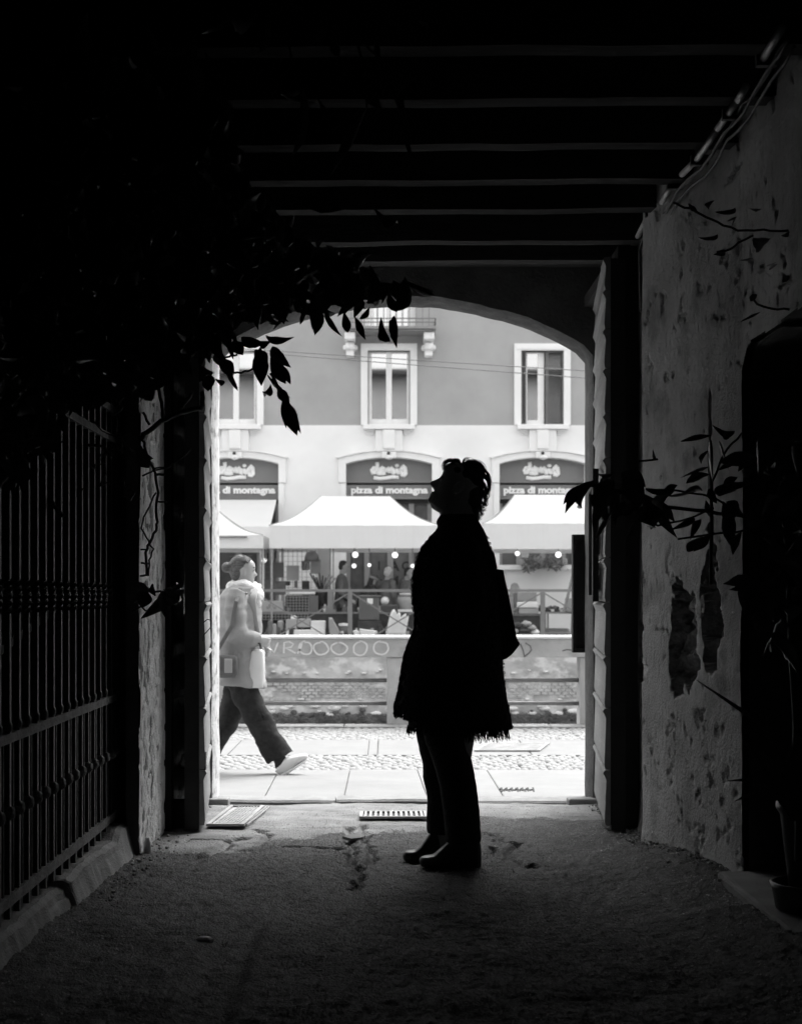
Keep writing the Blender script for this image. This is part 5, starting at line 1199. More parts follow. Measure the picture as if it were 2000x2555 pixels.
# small loose goods: too many and too mixed to count
for (lab, a, e, py, d, dp_, n_) in (('small jars and knick-knacks crowded on the long market table', 650, 1045, 1527, 27.3, .5, 110), ('small mixed goods strewn along the low bench', 660, 1050, 1586, 26.5, .4, 120), ('small goods on the right-hand market tables', 1345, 1440, 1526, 27.3, .4, 30)):
    sets = {m: MB() for m in ('dark', 'mid', 'lightg', 'paper', 'grey')}
    root = MB()
    for k in range(n_):
        px = random.uniform(a, e); y = d + random.uniform(0, dp_); x = XW(px, y); z = ZW(py, d) + .001; w = random.uniform(.015, .05); h = random.uniform(.03, .16); b = random.choice(list(sets.values()))
        if random.random() < .5: b.box(x - w, x + w, y - w, y + w, z, z + h, Matrix.Translation((x, y, 0)) @ Matrix.Rotation(random.uniform(-.6, .6), 4, 'Z') @ Matrix.Translation((-x, -y, 0)))
        else: b.lathe((x, y, z), [(w * .8, 0), (w, h * .5), (w * .4, h * .8), (w * .4, h)], 9)
    r_ = None
    for m, b in sets.items():
        o = b.build('small_goods', m, r_); o['kind'] = 'stuff'
        if r_ is None: r_ = tag(o, lab, 'goods')
# bulbs on a string under the canopies
for k, (px, py, r, lab) in enumerate([(659, 1397, 7, 'lit round bulb left of the ribbon rack'), (800, 1398, 7, 'lit round bulb beside the dome lampshade'), (886, 1384, 7.5, 'large lit round bulb at the upper left of the middle shop'), (985, 1385, 7.5, 'large lit round bulb above the white haired person'), (883, 1412, 5.5, 'smaller lit bulb right of the jacketed man'), (921, 1410, 4.5, 'smallest lit bulb near the mullion above the striped hat'), (1029, 1412, 4.8, 'small lit bulb next to the woman in the dark coat'), (1392, 1384, 7.5, 'lit round bulb above the planter at the right'), (1290, 1381, 6, 'lit bulb beside the hanging sheet')]):
    d = 28.8; t = thing('hanging_bulb', lab, 'light bulb', W(px, py, d), 'bulbs hung under the canopies')
    MB().ball(W(px, py, d), r / F * d, 16, 10).build('globe', 'bulb', t, smooth=True)
    MB().tube([W(px, py - r, d), W(px, 1350, d)], .008, 5).build('cord', 'rail', t)
# ================================================================ PEOPLE
FACE = [(-.128, .045), (-.118, .066), (-.108, .075), (-.092, .070), (-.082, .074), (-.074, .0775), (-.067, .073), (-.060, .079), (-.052, .079), (-.046, .083), (-.040, .104), (-.033, .101), (-.022, .093), (-.008, .083), (.002, .079), (.012, .083), (.03, .086), (.06, .078), (.085, .055), (.102, .02), (.108, .0)]
def head(mb, M, face=FACE, s=1.0, eyes=True):
    """Head in local axes: +x forward, z up, origin between the ears; M places it."""
    smooth = [(-.128, .045), (-.112, .066), (-.09, .069), (-.06, .073), (-.02, .077), (.02, .084), (.06, .078), (.085, .055), (.102, .02), (.108, 0)]
    rg = []; n = 80
    for i in range(80):
        v = -.128 + .236 * i / 79
        f0 = interp(smooth, v); f = interp(face, v)
        back = interp([(-.128, .03), (-.10, .035), (-.07, .068), (-.03, .092), (.02, .102), (.06, .088), (.09, .05), (.108, 0.0)], v)
        w = interp([(-.128, .028), (-.115, .042), (-.09, .054), (-.05, .064), (0, .073), (.04, .077), (.07, .067), (.095, .038), (.108, .002)], v)
        r = []
        for j in range(n):
            a = 2 * math.pi * j / n; ca, sa = math.cos(a), math.sin(a)
            y = w * sa * (1 if ca < 0 else (abs(sa) ** .0))
            x = (f0 if ca > 0 else back) * (abs(ca) ** .9) * (1 if ca > 0 else -1)
            if ca > 0:
                k = .011 if v < -.03 or v > .0 else .011
                if v < -.062: k = .028
                elif v < -.045: k = .02
                elif v < -.026: k = .017
                elif v < .004: k = .013
                else: k = .05
                x += (f - f0) * math.exp(-(y / k) ** 2)
                for sy in (-1, 1):                   # eye sockets, cheekbones
                    x -= .012 * math.exp(-((y - sy * .032) / .014) ** 2 - ((v - .0) / .011) ** 2)
                    x += .004 * math.exp(-((y - sy * .045) / .015) ** 2 - ((v + .03) / .015) ** 2)
            r.append(M @ (Vector((x, y, v)) * s))
        rg.append(r)
    mb.rings(rg)
    for sy in (-1, 1):
        M3 = M.to_3x3()
        if eyes: mb.ball(M @ (Vector((.068, sy * .032, .0)) * s), .0125 * s, 10, 8)
        e = M @ (Vector((-.004, sy * .077, -.008)) * s); mb.ball(e, (.018 * s, .007 * s, .031 * s), 10, 8, M3 @ Matrix.Rotation(R(-12), 3, 'Y') @ Matrix.Rotation(sy * R(14), 3, 'Z'))
def hand(mb, wrist, dirv, palm_n, s=1.0, curl=.6):
    """Palm, four jointed fingers and a thumb; dirv = along the hand, palm_n = out of the palm."""
    d = Vector(dirv).normalized(); p = Vector(palm_n); p = (p - d * p.dot(d)).normalized(); q = d.cross(p)
    w = Vector(wrist)
    mb.tube([w - d * .02 * s, w + d * .01 * s, w + d * .05 * s, w + d * .092 * s], [(.017 * s, .026 * s), (.016 * s, .027 * s), (.014 * s, .038 * s), (.011 * s, .040 * s)] if abs(p.dot(Vector((0, 1, 0)))) > .5 else [(.026 * s, .017 * s), (.027 * s, .016 * s), (.038 * s, .014 * s), (.040 * s, .011 * s)], 12)
    for k, (off, L) in enumerate(((-.030, .072), (-.010, .082), (.010, .077), (.029, .060))):
        b = w + d * .088 * s + q * off * s; pts = [b - d * .015 * s, b]; a = 0; cur = b
        for fr, cu in ((.45, curl * .7), (.32, curl), (.23, curl * .8)):
            a += cu; cur = cur + (d * math.cos(a) + p * math.sin(a)) * L * fr * s; pts.append(cur)
        mb.tube(pts, [.0085 * s, .0088 * s, .0082 * s, .0074 * s, .006 * s], 8)
    b = w + d * .025 * s - q * .028 * s; t1 = b + (d * .6 - q * .55 + p * .35).normalized() * .038 * s; t2 = t1 + (d * .8 - q * .1 + p * .5).normalized() * .030 * s
    mb.tube([b, t1, t2, t2 + (d + p * .6).normalized() * .016 * s], [.013 * s, .0105 * s, .009 * s, .0065 * s], 8)
def limb(mb, pts, rs, n=12): mb.tube(pts, rs, n)
def ell_rings(rows, n=32, p=2.0):
    """rows: (center, half along A, half along B); A and B world axes as vectors"""
    out = []
    for c, a, b in rows:
        r = []
        for j in range(n):
            t = 2 * math.pi * j / n; ca, sa = math.cos(t), math.sin(t)
            r.append(Vector(c) + Vector(a) * (abs(ca) ** (2 / p)) * (1 if ca > 0 else -1) + Vector(b) * (abs(sa) ** (2 / p)) * (1 if sa > 0 else -1))
        out.append(r)
    return out

# ---------------------------------------------------------------- the woman in the passage
D0 = 5.93
def w3(px, py, y=None): p = W(px, py, D0); return Vector((p.x, D0 if y is None else y, p.z))
wom = thing('person', 'woman in a fringed black coat standing in profile in the passage, looking up', 'person', (XW(1120, D0), D0, 0))
th = R(30); f_ = Vector((-math.cos(th), 0, math.sin(th))); u_ = Vector((math.sin(th), 0, math.cos(th))); ear = w3(1140, 1215)
s_ = f_.cross(u_) * -1
Mh = Matrix(((f_.x, s_.x, u_.x, ear.x), (f_.y, s_.y, u_.y, ear.y), (f_.z, s_.z, u_.z, ear.z), (0, 0, 0, 1)))
prof = []
for px, py in [(1105, 1163), (1105.7, 1174), (1104.4, 1176.7), (1101.8, 1184.4), (1096, 1192), (1085, 1197), (1075.4, 1200.5), (1070.8, 1207.6), (1073.6, 1211.5), (1080.2, 1215.3), (1080.8, 1219.8), (1073, 1223.8), (1077, 1227.6), (1085.5, 1230.3), (1072, 1234), (1071.5, 1238.5), (1067.7, 1245), (1067, 1250), (1070.3, 1255.2)]:
    v = w3(px, py) - ear; prof.append((v.dot(u_), v.dot(f_)))
prof.sort(); prof = [(-.128, .045)] + [p for p in prof if p[0] > -.125] + [(.06, .078), (.085, .055), (.102, .02), (.108, 0)]
prof.sort()
bd = MB(); head(bd, Mh, prof)
# neck and body inside the clothes
neck_rows = []
for py, xa, xb in ((1240, 1082, 1190), (1262, 1086, 1192), (1272, 1092, 1192), (1281, 1096, 1190), (1295, 1100, 1188), (1320, 1104, 1190)):
    a, b_ = w3(xa, py), w3(xb, py); neck_rows.append(((a + b_) / 2, (b_ - a) / 2, Vector((0, .056 + (.01 if py > 1290 else 0), 0))))
bd.rings(ell_rings(neck_rows))
def body_row(py, xa, xb, hw): a, b_ = w3(xa, py), w3(xb, py); return ((a + b_) / 2, (b_ - a) / 2, Vector((0, hw, 0)))
bd.rings(ell_rings([body_row(*r) for r in ((1312, 1108, 1188, .06), (1335, 1095, 1200, .14), (1370, 1085, 1210, .17), (1450, 1080, 1205, .15), (1540, 1085, 1195, .13), (1620, 1075, 1215, .155), (1690, 1080, 1225, .165), (1740, 1085, 1220, .16))]))
for y, ax, ky in ((-.085, 1150, 1130), (.085, 1108, 1100)):
    limb(bd, [w3(1155, 1700, D0 + y), w3(ky + 10, 1890, D0 + y), w3(ax, 2090, D0 + y), w3(ax, 2135, D0 + y)], [.08, .052, .03, .022])
    limb(bd, [w3(ax + 18, 2140, D0 + y), w3(ax, 2142, D0 + y), w3(ax - 50, 2152, D0 + y)], [.02, .022, .018])
for sy in (-1, 1):
    limb(bd, [w3(1150, 1355, D0 + sy * .15), w3(1160, 1500, D0 + sy * .17), w3(1124, 1588, D0 + sy * .14)], [.048, .04, .028])
    hand(bd, w3(1122, 1590, D0 + sy * .14), Vector((-.3, 0, -.8)), Vector((0, -sy, 0)), .95, .4)
link('body', remesh(bd, 'body', .0034, 1), 'skin', wom)
# collar
def prof_rows(front, back, hw, ys):
    rows = []
    for py in ys:
        xa = interp(front, py); xb = interp(back, py); a, b_ = w3(xa, py), w3(xb, py); rows.append(((a + b_) / 2, (b_ - a) / 2, Vector((0, interp(hw, py), 0))))
    return rows
front = [(1284, 1100), (1290, 1096), (1297, 1091), (1305, 1088.5), (1312, 1091.5), (1318, 1090), (1334, 1078), (1357, 1065.4), (1374, 1054), (1395, 1046), (1416, 1041), (1441, 1034.5), (1469, 1033), (1490, 1034), (1513, 1036), (1566, 1035.7), (1599, 1022.5), (1632, 1010), (1678, 1001.5), (1724, 995), (1764, 984), (1775, 986)]
back = [(1284, 1190), (1300, 1193), (1315, 1202), (1332, 1211), (1353, 1218), (1376, 1223.5), (1395, 1227.7), (1416, 1233), (1480, 1240), (1560, 1246), (1647, 1252), (1671, 1253.5), (1717, 1260), (1760, 1266.7), (1797, 1275), (1803, 1274)]
hw = [(1284, .07), (1312, .085), (1325, .12), (1345, .175), (1375, .205), (1450, .225), (1560, .235), (1700, .26), (1803, .27)]
co = MB(); n = 96; rg = []
NR = 170
for i in range(NR + 1):
    u = i / NR; r = []
    for j in range(n):
        a = 2 * math.pi * j / n; ca, sa = math.cos(a), math.sin(a)
        # the hem drops towards the back
        tb = (1 - ca) / 2                            # 0 at the back (+x), 1 at the front
        yb = 1803 * (1 - tb) + 1770 * tb + 14 * math.sin(tb * math.pi) * (1 if sa < 0 else .6)
        py = 1284 + (yb - 1284) * u
        xa, xb, w = interp(front, py), interp(back, py), interp(hw, py)
        cx = (xa + xb) / 2; hx = (xb - xa) / 2
        fold = 1 + .045 * math.sin(a * 7 + 1.3 * math.sin(py * .01)) * sm((py - 1550) / 250) * abs(sa)
        p = w3(cx + hx * (abs(ca) ** .92) * (1 if ca > 0 else -1), py, D0 + w * sa * fold)
        nrm = Vector((ca, sa, 0)); p += nrm * (.004 * nz(p.x * 60, p.y * 60, p.z * 60) + .003 * nz(p.x * 130, p.y * 130, p.z * 130))
        r.append(p)
    rg.append(r)
# sleeve on both sides is grown into the coat
co.rings(rg)
for sy in (-1, 1):
    limb(co, [w3(1148, 1345, D0 + sy * .13), w3(1156, 1400, D0 + sy * .205), w3(1168, 1500, D0 + sy * .25), w3(1150, 1560, D0 + sy * .255), w3(1095, 1612, D0 + sy * .22)], [.055, .062, .058, .055, .05], 16)
coat = link('coat', remesh(co, 'coat', .0062, 0), 'coat', wom)
dt = coat.modifiers.new('nap', 'DISPLACE'); tx = bpy.data.textures.new('boucle', 'CLOUDS'); tx.noise_scale = .014; dt.texture = tx; dt.strength = .008; dt.mid_level = .5
# rolled collar
MB().rings(ell_rings([(w3((xa + xb) / 2, py), w3(xb, py) - w3((xa + xb) / 2, py), Vector((0, h, 0))) for xa, xb, py, h in ((1101, 1186, 1286, .066), (1095, 1191, 1289, .074), (1090, 1193.5, 1297, .079), (1088, 1194.5, 1305, .082), (1091, 1194, 1313, .085))])).build('collar', 'coat', wom, smooth=True)
# boucle curls and fringe
b = MB()
def loop(mb, c, r, ax):
    M = Matrix.Rotation(ax, 3, 'Z') @ Matrix.Rotation(random.uniform(-1, 1), 3, 'X'); pts = [c + M @ Vector((r * math.cos(t * .9), 0, r * 1.2 * math.sin(t * .9))) for t in range(0, 8)]
    mb.tube(pts, .0013, 4, caps=False)
for _ in range(3000):
    py = random.uniform(1335, 1790); a = random.uniform(0, 2 * math.pi) if random.random() < .35 else random.gauss(math.pi, .25)
    ca, sa = math.cos(a), math.sin(a)
    if random.random() < .45: py = random.uniform(1345, 1520)
    xa, xb, w = interp(front, py), interp(back, py), interp(hw, py)
    p = w3((xa + xb) / 2 + (xb - xa) / 2 * (abs(ca) ** .92) * (1 if ca > 0 else -1), py, D0 + w * sa)
    big = 1.0
    loop(b, p + Vector((ca, sa, 0)) * (.003 if big < 2 else .008), random.uniform(.0025, .0048) * big, random.uniform(-1.5, 1.5))
for _ in range(240):                                # longer loops standing off the front edge
    py = random.uniform(1350, 1525); xa = interp(front, py); p = w3(xa - random.uniform(-1, 6), py, D0 + random.uniform(-.05, .05))
    r = random.uniform(.004, .0085); M = Matrix.Rotation(random.uniform(-.7, .7), 3, 'Z') @ Matrix.Rotation(random.uniform(-3, 3), 3, 'Y')
    b.tube([p + M @ Vector((r * math.cos(t * .8), 0, r * .8 * math.sin(t * .8))) for t in range(8)], .0014, 4, caps=False)
o = b.build('curl', 'coat', wom, smooth=True); o.name = 'boucle_curls'; o['kind'] = 'stuff'
b = MB()
def strand(mb, p, L, out):
    pts = [p]; v = Vector((out.x * .25 + random.uniform(-.15, .15), out.y * .25 + random.uniform(-.15, .15), -1)).normalized()
    for k in range(4): pts.append(pts[-1] + v * L / 4); v = (v + Vector((random.uniform(-.25, .25), random.uniform(-.25, .25), -.1))).normalized()
    mb.tube(pts, [.0017, .0015, .0013, .0011, .0007], 4)
for _ in range(1250):
    a = random.uniform(0, 2 * math.pi); ca, sa = math.cos(a), math.sin(a); tb = (1 - ca) / 2
    yb = 1803 * (1 - tb) + 1770 * tb + 14 * math.sin(tb * math.pi) * (1 if sa < 0 else .6)
    xa, xb, w = interp(front, yb), interp(back, yb), interp(hw, yb)
    p = w3((xa + xb) / 2 + (xb - xa) / 2 * (abs(ca) ** .92) * (1 if ca > 0 else -1), yb - 2, D0 + w * sa)
    strand(b, p, random.uniform(.012, .026) if tb > .8 or tb < .06 else random.uniform(.03, .065), Vector((ca, sa, 0)))
# inner layer with its own fringe at the front and back
o = b.build('fringe', 'coat', wom, smooth=True); o['kind'] = 'stuff'
ub = MB(); rows = []
for py, xa, xb in ((1740, 1012, 1262), (1780, 1016, 1250), (1800, 1018, 1244), (1815, 1018, 1235)): rows.append(((w3(xa, py) + w3(xb, py)) / 2, (w3(xb, py) - w3(xa, py)) / 2, Vector((0, .2, 0))))
rr = ell_rings(rows, 60); 
for i, r in enumerate(rr[3]):
    t = (r.x - w3(1018, 0).x) / (w3(1235, 0).x - w3(1018, 0).x); r.z += .035 * math.sin(math.pi * t) - .012 * t + .004 * math.sin(i * 3.1)
ub.rings(rr).build('under_layer', 'coat', wom, smooth=True)
b = MB()
for _ in range(760):
    r = random.choice(rr[3]); t = (r.x - w3(1018, 0).x) / (w3(1235, 0).x - w3(1018, 0).x)
    if .12 < t < .55: continue
    strand(b, r + Vector((random.uniform(-.004, .004), 0, .004)), random.uniform(.012, .034), Vector((-.3 if t < .5 else .2, 0, 0)))
o = b.build('fringe', 'coat', wom, smooth=True); o['kind'] = 'stuff'
# trousers: two legs joined at the seat
tr = MB()
tf = [(1640, 1060), (1826, 1037), (1854, 1041), (1866, 1045), (1876, 1045.6), (1912, 1055.5), (1948, 1055.5), (1981, 1063.8), (2004, 1067), (2041, 1064.7), (2074, 1064.7), (2086, 1067)]
tbk = [(1640, 1225), (1800, 1185), (1820, 1167.7), (1846, 1164.4), (1866, 1167.7), (1909, 1177.6), (1958, 1186), (2014, 1192.5), (2067, 1195.8), (2092, 1197.4)]
rowsn = []; rowsf = []
for py in list(range(1700, 2090, 6)) + [2091]:
    wdt = interp([(1700, 150), (1826, 112), (1870, 100), (1950, 92), (2091, 88)], py); xb = interp(tbk, py); cr = .35 * math.sin(py * .21) + .8 * nz(py * .03, 1)
    wx = XW(CX + wdt / 2, D0); rowsn.append((w3(xb - wdt / 2 + cr, py, D0 - .085), Vector((wx, 0, 0)), Vector((0, min(.088, wx * 1.02), 0))))
    xa = interp(tf, py); rowsf.append((w3(xa + wdt / 2 - 2 * 0, min(py, 2086), D0 + .085), Vector((wx, 0, 0)), Vector((0, min(.088, wx * 1.02), 0))))
tr.rings(ell_rings(rowsn, 28)); tr.rings(ell_rings(rowsf, 28))
tr.rings(ell_rings([body_row(*r) for r in ((1600, 1082, 1220, .16), (1680, 1075, 1232, .175), (1760, 1075, 1225, .17), (1790, 1080, 1210, .15))]))
link('trousers', remesh(tr, 'trousers', .0065, 2), 'black', wom)
# boots: soft rounded toe, low heel
def boot(heel_px, toe_px, y, base_py, top_pts):
    """outline of the boot in profile, given width"""
    rows = []; N = 34
    zf = W(0, base_py, y).z
    up, lo = top_pts
    for i in range(N + 1):
        px = toe_px + (heel_px - toe_px) * i / N; zt = W(px, interp(up, px), y).z; zb_ = W(px, interp(lo, px), y).z
        e = i / N; w = interp([(0, .012), (.04, .030), (.15, .043), (.32, .047), (.55, .036), (.8, .034), (.95, .030), (1, .014)], e)
        x = (px - CX) / F * y; c = Vector((x, y, (zt + zb_) / 2)); rows.append((c, Vector((0, w, 0)), Vector((0, 0, (zt - zb_) / 2))))
    return ell_rings(rows, 22, 2.9)
bn = MB(); bn.rings(boot(1200, 1046, D0 - .085, 2166, ([(1046, 2144), (1050, 2138), (1056, 2136), (1082, 2131.5), (1098, 2117), (1115, 2101), (1124, 2085), (1190, 2080), (1198, 2095), (1201, 2125)], [(1046, 2152), (1049, 2161), (1070, 2165), (1120, 2165.5), (1195, 2168), (1200, 2160)])))
link('boot', remesh(bn, 'boot', .004, 3), 'boot', wom)
bn = MB(); bn.rings(boot(1132, 1004.5, D0 + .10, 2152, ([(1004, 2133), (1007, 2126), (1012, 2123), (1035.7, 2119.5), (1049, 2109), (1066, 2086), (1075, 2070), (1128, 2070), (1132, 2100)], [(1004, 2140), (1008, 2147), (1022, 2152), (1060, 2152), (1128, 2155), (1132, 2145)])))
link('boot', remesh(bn, 'boot', .004, 3), 'boot', wom)
MB().add([w3(1048, 2163.5, D0 - .128), w3(1200, 2168, D0 - .128), w3(1200, 2168, D0 - .045), w3(1048, 2163.5, D0 - .045), w3(1048, 2166.5, D0 - .128), w3(1200, 2171, D0 - .128), w3(1200, 2171, D0 - .045), w3(1048, 2166.5, D0 - .045)], [(0, 1, 2, 3), (7, 6, 5, 4), (0, 4, 5, 1), (1, 5, 6, 2), (2, 6, 7, 3), (3, 7, 4, 0)]).build('sole', 'darkgap', wom)
# hair: a cap with locks
hr = MB()
hp = [(1150, 1204)]
outline_f = [(1148, 1150), (1151, 1120), (1156, 1110), (1163, 1106.5), (1170, 1108), (1176, 1112)]
def hair_ball(px, py, r, y=0, sy=.8): p = w3(px, py, D0 + y); rr_ = r / F * D0; hr.ball(p, (rr_, rr_ * sy, rr_), 16, 10)
for px, py, r, y, sy in ((1155, 1195, 40, 0, 1.18), (1168, 1200, 39, 0, 1.15), (1172, 1225, 33, 0, 1.2), (1178, 1250, 24, 0, 1.5), (1182, 1272, 14, 0, 2.2), (1134, 1176, 19, 0, 1.6), (1140, 1182, 24, 0, 1.9), (1128, 1160, 8, 0, 2.8), (1185, 1180, 24, 0, 1.5), (1186, 1285, 9, 0, 2.5), (1189, 1188, 17, 0, 1.6), (1193, 1212, 16, 0, 1.6), (1191, 1238, 15, 0, 1.7), (1187, 1262, 12, 0, 1.8), (1180, 1170, 16, 0, 1.6)): hair_ball(px, py, r, y, sy)
link('hair', remesh(hr, 'hair', .006, 2), 'hair', wom)
b = MB()
def lock(pts, r0=.0016, nn=1, spread=3):
    for k in range(nn):
        ox, oy, y = random.gauss(0, spread), random.gauss(0, spread), random.uniform(-.05, .05)
        P = [w3(px + ox * (.3 + i * .25), py + oy * (.3 + i * .25), D0 + y) for i, (px, py) in enumerate(pts)]
        Q = []
        for i in range(len(P) - 1):
            p0, p1, p2, p3 = P[max(i - 1, 0)], P[i], P[i + 1], P[min(i + 2, len(P) - 1)]
            for t in (0, .25, .5, .75): Q.append(.5 * ((2 * p1) + (p2 - p0) * t + (2 * p0 - 5 * p1 + 4 * p2 - p3) * t * t + (3 * p1 - p0 - 3 * p2 + p3) * t ** 3))
        Q.append(P[-1]); n_ = len(Q); b.tube(Q, [r0 * (1 - .7 * i / n_) for i in range(n_)], 4)
for pts, nn, sp in [([(1150, 1160), (1135, 1150), (1119, 1149), (1110, 1155), (1107, 1170)], 40, 1.8), ([(1140, 1165), (1124, 1158), (1114, 1163), (1109, 1174)], 12, 1.6), ([(1148, 1170), (1140, 1150), (1128, 1148), (1114, 1151), (1108, 1160)], 16, 2), ([(1148, 1158), (1143, 1148), (1137, 1146), (1132, 1148)], 9, 1.2), ([(1147, 1157), (1146, 1149), (1141, 1145)], 6, 1), ([(1152, 1157), (1156, 1149), (1163, 1144), (1170, 1145)], 7, 1.4), ([(1152, 1157), (1158, 1150), (1168, 1148), (1176, 1152)], 10, 1.6),
                    ([(1155, 1158), (1172, 1152), (1190, 1156), (1202, 1168), (1206, 1182)], 70, 2.6), ([(1165, 1155), (1186, 1154), (1200, 1163), (1204, 1174), (1200, 1184)], 40, 2.2), ([(1190, 1160), (1207, 1172), (1217, 1184), (1221, 1200), (1219, 1212)], 22, 1.8), ([(1195, 1172), (1212, 1182), (1220, 1198), (1222, 1204)], 12, 1.5), ([(1200, 1185), (1215, 1195), (1220, 1212), (1217, 1226), (1212, 1234)], 34, 2.2), ([(1200, 1200), (1210, 1215), (1212, 1232), (1208, 1245)], 50, 2.5), ([(1208, 1215), (1217, 1226), (1220, 1237), (1216, 1244), (1209, 1241)], 8, 1.2),
                    ([(1195, 1215), (1207, 1235), (1210, 1252), (1203, 1262)], 44, 2.4), ([(1198, 1245), (1205, 1256), (1212, 1260), (1214, 1256)], 14, 1.6), ([(1196, 1255), (1203, 1266), (1209, 1265)], 12, 1.5), ([(1190, 1250), (1198, 1268), (1205, 1274), (1211, 1272)], 16, 1.8), ([(1188, 1255), (1196, 1272), (1201, 1282), (1199, 1288)], 26, 2), ([(1184, 1262), (1190, 1280), (1196, 1292), (1192, 1296)], 30, 2), ([(1130, 1165), (1120, 1160), (1114, 1166), (1112, 1172)], 12, 1.6)]:
    lock(pts, .0011, int(nn * 1.1), sp * 1.25)
o = b.build('locks', 'hair', wom, smooth=True); o['kind'] = 'stuff'
# tote bag on the far shoulder, behind her back
tote = thing('tote_bag', 'flat black tote bag hanging behind the back of the standing woman', 'bag', w3(1240, 1640))
pts = [(1175, 1412), (1236, 1419), (1255, 1422.5), (1258, 1440), (1266.7, 1480), (1275, 1525), (1283, 1569), (1287, 1592), (1294, 1604), (1294.5, 1608), (1288, 1617), (1276, 1632), (1262, 1643), (1250, 1647), (1185, 1640), (1180, 1560)]
rg = []
for k, (s, y) in enumerate(((.93, -.045), (.985, -.04), (1.0, -.02), (1.0, .02), (.985, .04), (.93, .045))):
    c = Vector((1215, 1530)); r = []
    for x, yy in pts:
        q = w3(c.x + (x - c.x) * s, c.y + (yy - c.y) * s, D0 + .0 + y * interp([(1412, .25), (1500, .9), (1600, 1.3), (1650, 1)], yy)); r.append(q)
    rg.append(r)
MB().rings(rg).build('bag_body', 'bag', tote, bevel=.003)
for y in (-.03, .03): MB().tube([w3(1232, 1420, D0 + y), w3(1222, 1385, D0 + y * 3), w3(1190, 1345, D0 + y * 5), w3(1160, 1335, D0 + y * 5.5), w3(1150, 1370, D0 + y * 6.5), w3(1180, 1414, D0 + y)], [(.004, .012)] * 6, 8).build('strap', 'bag', tote)

